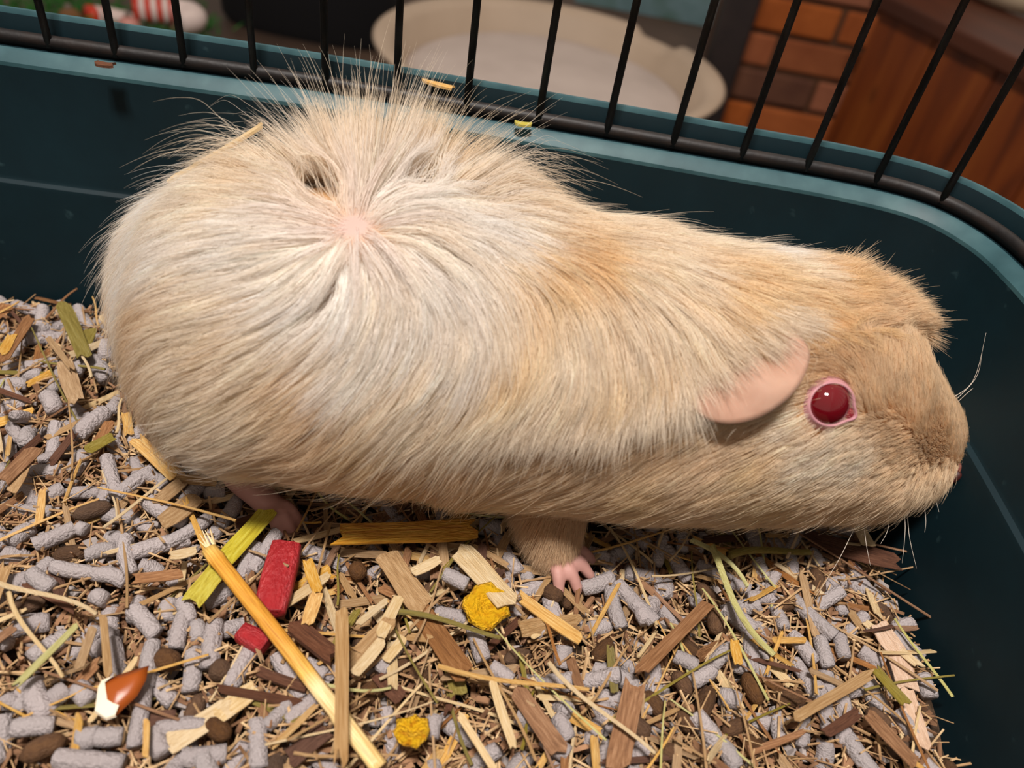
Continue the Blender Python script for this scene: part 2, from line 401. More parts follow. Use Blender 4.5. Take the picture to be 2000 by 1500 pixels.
topidx = [i for i in range(N) if ring[i, 1] > 0.15 and ring[i, 0] < 0.135 or ring[i, 1] > 0.225]
tx = ring[topidx]; o_ = np.argsort(tx[:, 0])
def addbar(x, y):
    b = bpy.data.objects.new('bar', bar_me); col.objects.link(b); b.parent = cage; b.location = (x, y-0.0012, 0.0030)
for x in bx: addbar(x, float(np.interp(x, tx[o_, 0], tx[o_, 1])))
rs = np.array([q for q in ring if q[0] > 0.12 and -0.2 < q[1] < 0.24]); o2 = np.argsort(rs[:, 1])
for k in range(16):
    y = 0.205-0.0225*k; addbar(float(np.interp(y, rs[o2, 1], rs[o2, 0]))-0.0012, y)

# ================================================================== GUINEA PIG BODY (circular sections along x)
ST = np.array([
(-.1400, .2010, .0400, .0000), (-.1385, .2010, .0400, .0120), (-.1350, .2005, .0390, .0225), (-.128, .2000, .0380, .0306), (-.124, .1975, .0388, .0331), (-.118, .1940, .0405, .0362), (-.110, .1874, .0437, .0400), (-.100, .1808, .0485, .0445),
(-.090, .1762, .0522, .0482), (-.075, .1735, .0565, .0525), (-.060, .1748, .0599, .0556), (-.045, .1766, .0611, .0571), (-.030, .1781, .0607, .0567), (-.015, .1792, .0585, .0542),
(.000, .1790, .0560, .0505), (.015, .1765, .0555, .0478), (.030, .1762, .0548, .0460), (.045, .1772, .0545, .0450), (.060, .1794, .0545, .0443), (.075, .1821, .0545, .0430), (.090, .1849, .0537, .0407),
(.100, .1867, .0523, .0385), (.110, .1885, .0497, .0352), (.120, .1899, .0458, .0305), (.130, .1916, .0415, .0253), (.138, .1933, .0382, .0208), (.145, .1952, .0354, .0168), (.150, .1970, .0335, .0136),
(.155, .1990, .0312, .0100), (.158, .2003, .0298, .0070), (.1600, .2010, .0292, .0000)])
FUR = [(-.14, .007), (-.12, .010), (-.09, .011), (-.06, .015), (-.02, .014), (.0, .009), (.03, .006), (.07, .005), (.10, .0045), (.115, .0025), (.14, .0012), (.158, .0008)]
_f = np.array(FUR)
_m = ST[:, 0] < -.05; ST[_m, 0] = -.05+(ST[_m, 0]+.05)*.885; _f[_f[:, 0] < -.05, 0] = -.05+(_f[_f[:, 0] < -.05, 0]+.05)*.885
_b = np.exp(-((ST[:, 0]+.100)/.022)**2); ST[:, 3] += .0022*_b; ST[:, 2] += .0030*_b
_h = np.interp(ST[:, 0], [.092, .102, .112, .122, .132, .140, .147, .153, .160], [1, .97, .94, .90, .86, .82, .80, .82, .9]); _dR = ST[:, 3]*(1-_h); ST[:, 3] *= _h
ST[:, 1] -= _dR*.66*.55; ST[:, 2] -= _dR*.75*.55
_k = np.interp(ST[:, 0], [-.13, -.10, -.01, .025], [.5, 1, 1, 0]); ST[:, 2] -= .0052*_k; ST[:, 1] -= .0036*_k
sx_ = np.linspace(ST[0, 0], ST[-1, 0], 700)
def smooth(a, k): return np.convolve(np.pad(a, k, 'edge'), np.hanning(2*k+3)[1:-1]/np.hanning(2*k+3)[1:-1].sum(), 'valid')
_yc = smooth(np.interp(sx_, ST[:, 0], ST[:, 1]), 14); _zc = smooth(np.interp(sx_, ST[:, 0], ST[:, 2]), 14)
_R2 = smooth(np.interp(sx_, ST[:, 0], ST[:, 3]**2), 7)
_R = np.sqrt(np.maximum(_R2, 0)) - np.interp(sx_, _f[:, 0], _f[:, 1])
good = _R > 0.0008; sx_, _yc, _zc, _R = sx_[good], _yc[good], _zc[good], _R[good]
XMIN, XMAX = sx_[0], sx_[-1]
def body(p):
    """signed radial distance and outward normal for points p (n,3)"""
    x = np.clip(p[:, 0], XMIN, XMAX); yc = np.interp(x, sx_, _yc); zc = np.interp(x, sx_, _zc); R = np.interp(x, sx_, _R)
    e = .0015; R1 = np.interp(x+e, sx_, _R); R0 = np.interp(x-e, sx_, _R)
    y1 = np.interp(x+e, sx_, _yc)-np.interp(x-e, sx_, _yc); z1 = np.interp(x+e, sx_, _zc)-np.interp(x-e, sx_, _zc)
    dy, dz = p[:, 1]-yc, p[:, 2]-zc; rr = np.hypot(dy, dz)+1e-9
    uy, uz = dy/rr, dz/rr
    nx = -((R1-R0)+uy*y1+uz*z1)/(2*e); nx = np.clip(nx, -4, 4)
    end = np.where(p[:, 0] < XMIN, p[:, 0]-XMIN, np.where(p[:, 0] > XMAX, p[:, 0]-XMAX, 0))
    nx = np.where(end < 0, -4, np.where(end > 0, 4, nx))
    nn = np.stack([nx, uy, uz], 1); nn /= np.linalg.norm(nn, axis=1)[:, None]
    return (rr-R)/np.sqrt(1+nx*nx)+np.abs(end), nn
def hit(px, py):
    q = ray(px, py); ts = np.linspace(0.14, 0.36, 900); P = CAM+ts[:, None]*q
    F, _ = body(P); i = np.argmax(F < 0) if (F < 0).any() else int(np.argmin(F))
    pt = P[i]; f, nn = body(pt[None]); return pt-nn[0]*f[0], nn[0]

PIG = empty('guinea_pig', (0.0, 0.178, 0.0)); P0 = np.array([0.0, 0.178, 0.0])
tag(PIG, 'cream and golden guinea pig with red eye and tousled fur facing right', 'guinea pig')
parts = []
nth = 56; V = []; Fc = []
xs_ = np.r_[XMIN, np.linspace(XMIN+.0015, XMAX-.0015, 120), XMAX]
for x in xs_:
    yc, zc, R = np.interp(x, sx_, _yc), np.interp(x, sx_, _zc), np.interp(x, sx_, _R)
    for j in range(nth):
        a = 2*math.pi*j/nth; V.append((x, yc+R*math.cos(a), zc+R*math.sin(a)))
for i in range(len(xs_)-1):
    for j in range(nth): Fc.append((i*nth+j, i*nth+(j+1) % nth, (i+1)*nth+(j+1) % nth, (i+1)*nth+j))
Fc.append(tuple(range(nth))[::-1]); Fc.append(tuple((len(xs_)-1)*nth+j for j in range(nth)))
parts.append((V, Fc))
LEGS = []
def limb(pts, rad): parts.append(tube(catmull(pts, 5), list(np.interp(np.linspace(0, 1, (len(pts)-1)*5+1), np.linspace(0, 1, len(rad)), rad)), 14))
ff = atz(1088, 1084, 0.006); hf = atz(512, 972, 0.006)
sh = np.array([ff[0]-.006, ff[1]+.016, .030])
limb([sh, (ff[0]-.004, ff[1]+.006, .017), (ff[0]-.001, ff[1]+.001, .009), ff], [.0130, .0098, .0062, .0048])
LEGS.append((catmull([sh, (ff[0]-.004, ff[1]+.006, .017), (ff[0]-.001, ff[1]+.001, .009), ff], 8), [.0130, .0098, .0062, .0048]))
def toes(base, d, n, L, r, spread):
    d = np.array(d, float); d /= np.linalg.norm(d); s = np.array([-d[1], d[0], 0])
    for k in range(n):
        a = (k-(n-1)/2)*spread; e = d*math.cos(a)+s*math.sin(a); l = L*(1-0.12*abs(k-(n-1)/2))
        b0 = base+s*math.sin(a)*.004
        limb([b0, b0+e*l*0.45+np.array([0, 0, .0025]), b0+e*l*0.85+np.array([0, 0, -.001]), b0+e*l+np.array([0, 0, -.0035])], [.0024, .0021, .0018, .0011])
toes(ff+np.array([.0, -.001, .0]), (0.84, -0.54, 0), 4, .0130, .0022, .44)
ff2 = np.array([ff[0]+.012, ff[1]+.060, .006])
limb([ff2+np.array([-.004, -.012, .030]), ff2+np.array([-.002, -.003, .014]), ff2], [.015, .010, .005]); toes(ff2, (0.9, 0.4, 0), 4, .011, .0022, .34)
limb([hf+np.array([-.014, .016, .018]), hf+np.array([-.010, .007, .005]), hf+np.array([-.002, .001, .001]), hf+np.array([.006, -.003, -.001])], [.010, .0065, .0046, .0038])
toes(hf+np.array([.004, -.002, -.0015]), (0.80, -0.58, 0), 3, .0105, .0022, .30)
hf2 = np.array([hf[0], hf[1]+.072, .006])
limb([hf2+np.array([-.020, -.018, .026]), hf2+np.array([-.018, -.006, .006]), hf2], [.016, .008, .0045]); toes(hf2, (0.9, 0.35, 0), 3, .013, .0022, .32)
# jaw: lower lip and chin below the nose
jx = .1445; jaw0, _n = hit(1795, 958); jaw1, _n = hit(1836, 946)
limb([jaw0+np.array([-.012, .008, .006]), jaw0+np.array([0, .006, .003]), jaw1+np.array([-.001, .006, .0015])], [.009, .0065, .0045])
Vb, Fb = join(parts); Vb = [Vector(v)-Vector(P0) for v in Vb]
nt = NT('skin'); p = nt.p; p.inputs['Roughness'].default_value = 0.6
ge = nt.n('ShaderNodeNewGeometry'); sp = nt.n('ShaderNodeSeparateXYZ'); nt.l(ge.outputs['Position'], sp.inputs[0])
mr = nt.n('ShaderNodeMapRange'); mr.inputs[1].default_value = .010; mr.inputs[2].default_value = .017; nt.l(sp.outputs[2], mr.inputs[0])
ROS, ROSN = hit(690, 440)
vd = nt.n('ShaderNodeVectorMath', operation='DISTANCE'); nt.l(ge.outputs['Position'], vd.inputs[0]); vd.inputs[1].default_value = tuple(ROS)
m2 = nt.n('ShaderNodeMapRange'); m2.inputs[1].default_value = .003; m2.inputs[2].default_value = .008; nt.l(vd.outputs['Value'], m2.inputs[0])
mn = nt.n('ShaderNodeMath', operation='MULTIPLY'); nt.l(mr.outputs[0], mn.inputs[0]); nt.l(m2.outputs[0], mn.inputs[1])
mx = nt.n('ShaderNodeMix', data_type='RGBA'); nt.l(mn.outputs[0], mx.inputs[0]); m3 = nt.n('ShaderNodeMix', data_type='RGBA'); nt.l(mr.outputs[0], m3.inputs[0]); m3.inputs[6].default_value = srgb(186, 138, 128); m3.inputs[7].default_value = srgb(188, 160, 150); nt.l(m3.outputs[2], mx.inputs[6]); mx.inputs[7].default_value = srgb(186, 146, 104)
nt.l(mx.outputs[2], p.inputs['Base Color'])
bodyo = meshobj('body', Vb, Fb, nt.m, PIG, True)
rm = bodyo.modifiers.new('remesh', 'REMESH'); rm.mode = 'VOXEL'; rm.voxel_size = 0.0009; rm.use_smooth_shade = True
smt = bodyo.modifiers.new('smooth', 'SMOOTH'); smt.iterations = 3; smt.factor = 0.5

# ---- fur -----------------------------------------------------------
W = (.945, .885, .825); CR = (.915, .805, .665); GO = (.88, .70, .46); AP = (.86, .665, .45); TN = (.88, .70, .50); OR = (.84, .615, .35)
RG = (.78, .655, .50)
# px, py, flow (image right, image down), lift, length mm, colour
CP = [
(600,470,-1,.12,.25,20,W),(500,480,-1,.16,.22,22,W),(400,500,-1,.25,.2,22,W),(300,520,-.9,.4,.2,20,W),(255,600,-.6,.8,.2,18,TN),
(450,360,-1,-.03,.25,24,W),(350,370,-1,.05,.25,24,W),(300,340,-1,-.05,.4,20,W),(480,290,-.95,-.15,.3,24,W),(560,250,-.7,-.6,.5,26,CR),(560,400,-1,-.05,.25,20,CR),
(620,220,-.4,-1,.75,30,RG),(680,190,-.15,-1,.8,30,RG),(650,330,-.35,-1,.65,26,W),(710,330,.05,-1,.6,26,CR),(760,320,.25,-1,.6,26,CR),(740,220,.0,-1,.8,28,RG),
(800,280,.15,-1,.7,26,GO),(850,240,.15,-1,.75,26,RG),(900,235,.3,-1,.75,26,GO),(960,270,.5,-.9,.65,24,RG),(1010,320,.85,-.5,.35,20,CR),(900,350,.6,-.8,.45,24,W),(980,390,.85,-.3,.3,22,GO),(1060,390,1,0,.12,16,CR),
(790,410,.9,-.25,.3,20,W),(800,440,1,.1,.22,22,W),(900,450,.92,.4,.2,22,W),(850,520,.7,.7,.2,24,W),(950,550,.5,.85,.2,24,CR),(760,520,.45,.9,.2,22,W),(690,540,0,1,.2,22,W),(620,530,-.65,.75,.2,22,W),
(920,610,.35,.95,.2,24,W),(1000,520,.75,.65,.2,22,GO),(1080,500,.85,.5,.18,20,OR),(1080,570,.6,.8,.2,22,CR),(1150,500,.8,.6,.18,20,CR),(1000,620,.15,1,.2,24,GO),(1000,710,-.15,1,.22,22,CR),(920,700,-.3,.95,.22,24,CR),
(850,740,-.6,.8,.22,24,CR),(800,780,-.78,.65,.22,24,GO),(720,640,-.3,.95,.2,24,W),(700,740,-.6,.8,.2,24,TN),(600,640,-.75,.62,.2,24,CR),(500,620,-.95,.32,.2,24,CR),(400,640,-1,.22,.2,22,CR),(320,700,-.85,.45,.2,20,TN),
(600,750,-.75,.6,.2,24,CR),(500,750,-.85,.45,.2,22,CR),(400,790,-.85,.4,.2,20,CR),(330,820,-.6,.7,.2,18,TN),(640,690,-.75,.6,.2,22,TN),(370,590,-.95,.25,.2,20,TN),
(700,840,-.6,.75,.2,22,TN),(600,880,-.82,.42,.18,20,CR),(480,880,-.9,.35,.18,18,W),(420,920,-.9,.25,.18,15,W),(700,930,-.85,.42,.18,18,TN),(800,890,-.5,.85,.2,18,TN),(880,950,-.2,1,.22,16,TN),(560,940,-.9,.3,.15,16,CR),
(900,880,-.3,.95,.2,18,TN),(950,860,-.6,.75,.22,20,TN),(1000,800,-.75,.6,.25,20,CR),(1060,755,-.6,.8,.28,20,CR),(1110,748,-.3,1,.3,20,CR),(1160,745,-.12,1,.3,19,CR),(1210,742,0,1,.3,18,CR),(1260,730,.05,1,.28,17,CR),(1300,718,.1,1,.25,16,CR),(1350,770,-.5,.8,.12,9,GO),(1060,850,-.75,.6,.12,11,TN),(1130,830,-.72,.65,.1,10,TN),(1200,825,-.75,.6,.1,10,TN),(1270,815,-.78,.55,.1,9,GO),
(1100,650,.2,1,.2,22,CR),(1200,600,.45,.9,.2,20,CR),(1200,700,.15,1,.2,22,GO),(1300,600,.55,.85,.2,18,CR),(1300,690,.25,.95,.2,18,GO),(1350,705,.25,1,.2,14,CR),(1400,600,.65,.75,.2,16,GO),(1400,680,.5,.85,.2,14,CR),(1460,640,.7,.7,.2,14,CR),(1510,640,.75,.65,.2,12,GO),
(1150,430,.9,.3,.18,20,CR),(1250,450,.95,.25,.15,18,CR),(1350,460,1,.15,.12,16,CR),(1450,480,1,.1,.12,15,W),(1400,540,.9,.35,.15,16,GO),(1250,520,.8,.5,.16,18,CR),(1540,530,1,.05,.12,14,CR),(1540,590,.95,.25,.12,13,GO),(1600,630,.85,.4,.15,11,OR),
(1610,550,1,0,.15,13,OR),(1680,560,.92,-.3,.25,12,OR),(1700,520,.75,-.65,.5,12,AP),(1745,560,.8,-.55,.55,12,AP),(1775,605,1,-.15,.6,12,AP),(1700,610,.9,-.1,.25,10,AP),
(1795,690,-.3,-.95,.15,4,AP),(1740,690,-.05,-1,.18,6,AP),(1840,770,-.4,-.9,.12,3,AP),(1780,780,-.45,-.85,.15,4,AP),(1700,730,-.4,-.9,.18,6,AP),(1650,690,-.85,-.45,.2,8,AP),(1580,700,-1,.05,.2,9,AP),(1560,640,.8,.5,.2,10,OR),
(1870,840,-.5,-.8,.12,2.5,AP),(1885,890,-.6,-.3,.12,2.2,AP),(1820,860,-.9,-.3,.18,3.5,AP),(1740,850,-1,-.1,.16,5,AP),(1690,890,-1,.12,.16,6,CR),(1600,880,-.95,.3,.16,8,CR),(1560,820,-1,.15,.14,7,CR),(1500,900,-.9,.45,.16,10,GO),(1400,920,-.82,.58,.16,11,TN),
(1300,940,-.75,.65,.16,12,GO),(1200,960,-.75,.65,.16,13,TN),(1100,980,-.78,.55,.16,13,TN),(1000,970,-.8,.5,.16,14,TN),(1060,910,-.75,.6,.15,13,TN),(1400,1000,-.85,.5,.15,10,TN),(1550,970,-.85,.48,.15,9,GO),(1680,950,-.82,.55,.2,9,AP),(1770,950,-.6,.8,.3,9,AP),(1825,945,-.3,1,.35,7,AP),(1745,990,-.4,.9,.38,11,AP),(1690,1000,-.6,.8,.36,11,TN),(1600,1015,-.7,.7,.3,11,TN),(1450,1030,-.8,.6,.25,11,TN),(1300,1035,-.8,.6,.25,11,TN),
(1450,860,-.95,.3,.12,8,TN),(1300,870,-.8,.5,.1,9,TN),(1200,890,-.7,.65,.1,11,TN),(1120,880,-.7,.65,.12,12,TN),
]
cpP = []; cpD = []; cpL = []; cpl = []; cpC = []
for px, py, dx, dy, lift, ln, cc in CP:
    q, nn = hit(px, py); D = IX*dx+IY*dy; D = D-nn*(D@nn); D /= np.linalg.norm(D)
    cpP.append(q); cpD.append(D); cpL.append(lift); cpl.append(ln/1000); cpC.append(cc)
# far side and underside: coat lies backwards and down
for x in np.linspace(-.12, .15, 10):
    for a in (0.55, 0.05, -.4, -1.0, -1.6):
        yc, zc, R = np.interp(x, sx_, _yc), np.interp(x, sx_, _zc), np.interp(x, sx_, _R)
        q = np.array([x, yc+R*math.cos(a), zc+R*math.sin(a)]); D = np.array([-.8, .2, -.6]); _, nn = body(q[None]); nn = nn[0]
        D = D-nn*(D@nn); D /= np.linalg.norm(D); hd = x > .10
        cpP.append(q); cpD.append(D); cpL.append(.15); cpl.append(.006 if hd else (.018 if a > -.2 else .010)); cpC.append(AP if hd else (CR if a > 0 else TN))
cpP = np.array(cpP); cpD = np.array(cpD); cpL = np.array(cpL); cpl = np.array(cpl); cpC = np.array(cpC)
def field(P):
    d2 = ((P[:, None, :]-cpP[None])**2).sum(-1); wt = 1/(d2+.0035**2)**2; wt /= wt.sum(1, keepdims=True)
    D = wt@cpD; L = wt@cpL; ln = wt@cpl; cc = wt@cpC
    r = P-ROS; rd = np.linalg.norm(r, axis=1); k = np.exp(-(rd/.016)**2)[:, None]
    D = D*(1-k)+k*r/(rd[:, None]+1e-6)
    return D, L, ln, cc
def fieldc(P, n=20000): 
    o = [field(P[i:i+n]) for i in range(0, len(P), n)]; return [np.concatenate(x) for x in zip(*o)]

# bald or thin places
eyeP, eyeN = hit(1617, 788)
thin = [(ROS, .0030, .85), (hit(625, 375)[0], .0055, .97), (hit(828, 365)[0], .0050, .80), (eyeP, .0074, 1.0), (hit(1850, 932)[0], .0030, .95), (hit(1872, 915)[0], .0026, .9)]
mouthP, mouthN = hit(1850, 932)
def sample(n):
    """roots on the skin, denser on the short-haired head"""
    out = []; tot = 0
    while tot < n:
        x = rng.uniform(XMIN, XMAX, n*3); a = rng.uniform(0, 2*math.pi, n*3)
        R = np.interp(x, sx_, _R); R1 = (np.interp(x+.001, sx_, _R)-np.interp(x-.001, sx_, _R))/.002
        pa = R*np.sqrt(1+np.clip(R1, -4, 4)**2)/.075
        P = np.stack([x, np.interp(x, sx_, _yc)+R*np.cos(a), np.interp(x, sx_, _zc)+R*np.sin(a)], 1)
        _, nn = body(P)
        view = CAM-P; view /= np.linalg.norm(view, axis=1)[:, None]; fc = (nn*view).sum(1)
        dens = np.where(fc > -.25, 1.0, 0.22)*np.where(x > .085, np.where(x > .11, 3.0, 2.0), 0.8)/3.0
        dens = np.where((a > math.pi*1.5-.7) & (a < math.pi*1.5+.9), dens*0.8, dens)
        for c, r, k in thin:
            d = np.linalg.norm(P-c, axis=1); dens = dens*(1-k*np.exp(-(d/r)**4))
        keep = rng.uniform(0, 1, len(x)) < pa*dens
        out.append(P[keep]); tot += keep.sum()
    return np.concatenate(out)[:n]

NG = 16000; NS = 360000; K = 8
G0 = sample(NG); _, GN = body(G0)
D0, L0, ln0, c0 = fieldc(G0)
lenj = ln0*rng.uniform(.9, 1.08, NG)
GP = np.zeros((NG, K, 3)); GP[:, 0] = G0-GN*.0006
P = G0.copy(); jit = rng.normal(0, .05, (NG, 3))
for k in range(1, K):
    D, L, _, _ = fieldc(P); f, nn = body(P)
    D = D-nn*(D*nn).sum(1)[:, None]; D /= np.linalg.norm(D, axis=1)[:, None]+1e-9
    t = k/(K-1)
    up = L*(1.5-1.25*t)
    target = L*1.0*ln0*min(1, t*1.5)+.0008       # keep flat hair close to the coat
    up = np.where(L < .40, up - np.clip((f-target)/(ln0+1e-6)*2.6, -.35, 1.3), L*2.3*(1-.35*t))
    V_ = D+nn*up[:, None]+jit*(.6+t); V_ /= np.linalg.norm(V_, axis=1)[:, None]
    P = P+V_*(lenj/(K-1))[:, None]
    f, nn = body(P); P = P+nn*np.maximum(.0006-f, 0)[:, None]
    GP[:, k] = P
kd = kdtree.KDTree(NG)
for i in range(NG): kd.insert(G0[i], i)
kd.balance()
R0 = sample(NS); _, RN = body(R0)
idx = np.zeros((NS, 3), int)
for i in range(NS):
    r = kd.find_n(R0[i], 3); idx[i] = (r[0][1], r[1][1], r[2][1])
pick = idx[:, 0]; alt = rng.uniform(0, 1, NS); pick = np.where(alt < .30, idx[:, 1], pick); pick = np.where(alt > .88, idx[:, 2], pick)
t = np.linspace(0, 1, K)[None, :, None]
sc = rng.uniform(.74, 1.15, NS)
stray = rng.uniform(0, 1, NS) < .035
Lr = L0[pick]; sc = np.where(stray, sc*1.28, sc)
wild = (Lr > .48) & (R0[:, 0] < .06) & (rng.uniform(0, 1, NS) < .07); sc = np.where(wild, sc*rng.uniform(1.3, 1.75, NS), sc); stray |= wild
rel = GP[pick]-GP[pick][:, :1]
clump = np.where(stray, 0.0, rng.uniform(.05, .48, NS))
HP = (R0-RN*.0006)[:, None, :] + rel*sc[:, None, None] + (GP[pick][:, :1]-(R0-RN*.0006)[:, None, :])*(clump[:, None, None]*t**1.3)
wob = rng.normal(0, 1, (NS, 3)); ln_r = ln0[pick]
HP += wob[:, None, :]*(np.where(stray, .075, .022)*ln_r)[:, None, None]*t**1.7
ph = rng.uniform(0, 6.28, NS); wv = rng.normal(0, 1, (NS, 3))
HP += wv[:, None, :]*(.010*ln_r)[:, None, None]*np.sin(ph[:, None, None]+t*5)*t
HP += RN[:, None, :]*(rng.uniform(0, .045, NS)*ln_r)[:, None, None]*t**.7     # layers of the coat
# leg fur
kill = np.zeros(NS, bool)
for (px, py), r in (((630, 374), .0046), ((606, 366), .0034), ((826, 362), .0036), ((846, 370), .0028)):
    c, cn = hit(px, py); axd = (CAM-c)/np.linalg.norm(CAM-c)*.8+cn*.2; axd /= np.linalg.norm(axd)
    v_ = HP-c; al = (v_@axd); rv = v_-al[..., None]*axd; dd = np.linalg.norm(rv, axis=2)+1e-7
    HP = HP + rv/dd[..., None]*(np.sqrt(dd**2+r*r*np.exp(-(dd/(2.6*r))**2))-dd)[..., None]
# long guard hairs on the ridge
LF = []
for path, rads in LEGS:
    nl = 16000; path = np.array(path); m_ = len(path)-1; tt = rng.uniform(0, .93, nl); an = rng.uniform(0, 2*math.pi, nl)
    fi = tt*m_; i0 = np.minimum(fi.astype(int), m_-1); fr = (fi-i0)[:, None]
    cpt = path[i0]*(1-fr)+path[i0+1]*fr; ax = path[i0+1]-path[i0]; ax /= np.linalg.norm(ax, axis=1)[:, None]
    e1 = np.cross(ax, [0, 1, .2]); e1 /= np.linalg.norm(e1, axis=1)[:, None]; e2 = np.cross(ax, e1)
    rr = np.interp(tt, np.linspace(0, 1, len(rads)), rads)
    nn = np.cos(an)[:, None]*e1+np.sin(an)[:, None]*e2; q = cpt+nn*(rr*.99)[:, None]
    d = ax*0.95+np.array([-.35, 0, -.05])+nn*.32+rng.normal(0, .10, (nl, 3)); d /= np.linalg.norm(d, axis=1)[:, None]
    l = rng.uniform(.005, .0095, nl)*(1-.55*tt)
    LF.append(q[:, None, :]+d[:, None, :]*l[:, None, None]*t-nn[:, None, :]*(l*.06)[:, None, None]*t**2)
EC = [np.tile(np.array(TN)*np.array([.90, .84, .76]), (len(x), 1)) for x in LF]
EL = [np.full(len(x), .012) for x in LF]
def locks(line, n, spread, dirs, ln, lift, colr, droop=.35, clumps=14):
    """overhanging locks rooted along a line on the coat; dirs = image directions at both ends"""
    base = [hit(*p) for p in catmull(line, 6)]; bp = np.array([b_[0] for b_ in base]); bn_ = np.array([b_[1] for b_ in base])
    u = rng.uniform(0, 1, n); cl = np.round(u*clumps)/clumps; f_ = u*(len(bp)-1); i0 = np.minimum(f_.astype(int), len(bp)-2); fr = (f_-i0)[:, None]
    q = bp[i0]*(1-fr)+bp[i0+1]*fr; nn = bn_[i0]; nn = nn+rng.normal(0, .05, (n, 3)); nn /= np.linalg.norm(nn, axis=1)[:, None]
    d2 = np.array(dirs[0])[None]*(1-u[:, None])+np.array(dirs[1])[None]*u[:, None]
    cj = np.random.default_rng(5).normal(0, .16, (clumps+1, 2))[np.round(cl*clumps).astype(int)]
    d2 = d2+cj+rng.normal(0, .10, (n, 2)); D = d2[:, :1]*IX+d2[:, 1:]*IY; D -= nn*(D*nn).sum(1)[:, None]; D /= np.linalg.norm(D, axis=1)[:, None]
    q = q + D*(rng.uniform(-1, 0.6, n)*spread)[:, None] + nn*.0005
    l = ln*rng.uniform(.55, 1.1, n)*np.where(rng.uniform(0, 1, n) < .06, 1.3, 1)
    h = lift*rng.uniform(.3, 1.2, n)
    EL.append(np.full(n, .030)); LF.append(q[:, None, :]+D[:, None, :]*(l[:, None, None]*t)+nn[:, None, :]*((l*h)[:, None, None]*(t-droop*t*t)) + rng.normal(0, 1, (n, 3))[:, None, :]*(.035*l)[:, None, None]*t**1.7)
    EC.append(np.tile(np.array(colr), (n, 1)))
# mane that hangs over the shoulder and the ear
locks([(985, 765), (1060, 742), (1140, 745), (1220, 742), (1290, 715), (1335, 690)], 6500, .008, [(-.6, .8), (.15, 1)], .0170, .62, CR, .5, 22)
locks([(1310, 722), (1365, 690), (1425, 655), (1485, 628), (1535, 615)], 2600, .005, [(.25, 1), (.72, .72)], .0105, .85, CR, .15, 20)
locks([(820, 800), (900, 770), (980, 770)], 2200, .008, [(-.85, .55), (-.7, .7)], .022, .35, CR, .5, 9)
locks([(1570, 640), (1640, 655), (1720, 645)], 900, .005, [(.9, .35), (.95, .2)], .008, .5, OR, .3, 9)
locks([(400, 925), (520, 948), (660, 962), (800, 968), (900, 972), (975, 985)], 5200, .008, [(-.9, .3), (-.35, 1)], .0150, .35, TN, .5, 24)
locks([(1130, 1030), (1260, 1022), (1400, 1018), (1520, 1010), (1640, 995), (1740, 975), (1800, 955)], 6000, .006, [(-.85, .5), (-.45, .9)], .0105, .42, TN, .4, 30)
# crest tuft on the forehead
locks([(1640, 512), (1700, 522), (1745, 550), (1772, 590), (1785, 628)], 2600, .005, [(.7, -.7), (1, -.05)], .0085, 1.1, AP, .1, 13)
locks([(1788, 622), (1796, 640)], 260, .002, [(1, -.1), (1, .05)], .0125, .5, AP, .1, 3)
LF = np.concatenate(LF)
gv = rng.uniform(.84, 1.12, NG); gw = rng.uniform(-.06, .06, (NG, 1))*np.array([[.2, .6, 1.2]])
under = np.clip((RN[:, 2]*-1-.1)/.5, 0, 1)
cols = c0[pick]*(1+(gv[pick]-1)*(1+.8*under))[:, None]*rng.uniform(.86, 1.10, NS)[:, None]*(1+gw[pick])
nzv = np.sin(R0@np.array([230., 170, 190])+1.3)*np.sin(R0@np.array([-140., 210, 260]))          # soft golden mottling of the coat
mot = np.clip(nzv*.5+rng.normal(0, .22, NS), 0, 1)[:, None]
cols = cols*(1-mot*.5)+np.array(GO)*.97*mot*.5
pk = np.exp(-(np.linalg.norm(R0-ROS, axis=1)/.006)**2)[:, None]*.4; cols = cols*(1-pk)+np.array([.90, .76, .72])*pk
HP = HP[~kill]; cols = cols[~kill]; lk = (ln_r*sc)[~kill]
HP = np.concatenate([HP, LF]); cols = np.concatenate([cols, np.concatenate(EC)*rng.uniform(.78, 1.10, (len(LF), 1))])
NH = len(HP)
lenr = np.concatenate([lk, np.concatenate(EL)])
root_r = np.clip(.000029+lenr*.0007, .000030, .000045)
rad = root_r[:, None]*np.array([1, 1.05, 1.05, 1.0, .9, .75, .5, .18])[None]
hc = bpy.data.hair_curves.new('fur'); hc.add_curves([K]*NH)
HPl = (HP-P0).astype(np.float32)
hc.attributes['position'].data.foreach_set('vector', HPl.reshape(-1))
ra = hc.attributes.get('radius') or hc.attributes.new('radius', 'FLOAT', 'POINT'); ra.data.foreach_set('value', rad.astype(np.float32).reshape(-1))
ca = hc.attributes.new('coat', 'FLOAT_COLOR', 'CURVE'); ca.data.foreach_set('color', np.c_[np.clip(cols, 0, .95), np.ones(NH)].astype(np.float32).reshape(-1))
nt = NT('fur'); t_ = nt.t; t_.nodes.remove(nt.p); out = t_.nodes['Material Output']
at = nt.n('ShaderNodeAttribute', attribute_name='coat')
hi = nt.n('ShaderNodeHairInfo')
pb = nt.n('ShaderNodeBsdfPrincipled'); pb.inputs['Roughness'].default_value = 0.42; pb.inputs['Specular IOR Level'].default_value = 0.45
tr = nt.n('ShaderNodeBsdfTranslucent'); ms = nt.n('ShaderNodeMixShader'); ms.inputs[0].default_value = 0.42
nt.l(at.outputs['Color'], pb.inputs['Base Color']); nt.l(at.outputs['Color'], tr.inputs['Color'])
nt.l(pb.outputs[0], ms.inputs[1]); nt.l(tr.outputs[0], ms.inputs[2]); nt.l(ms.outputs[0], out.inputs['Surface'])
hc.materials.append(nt.m)
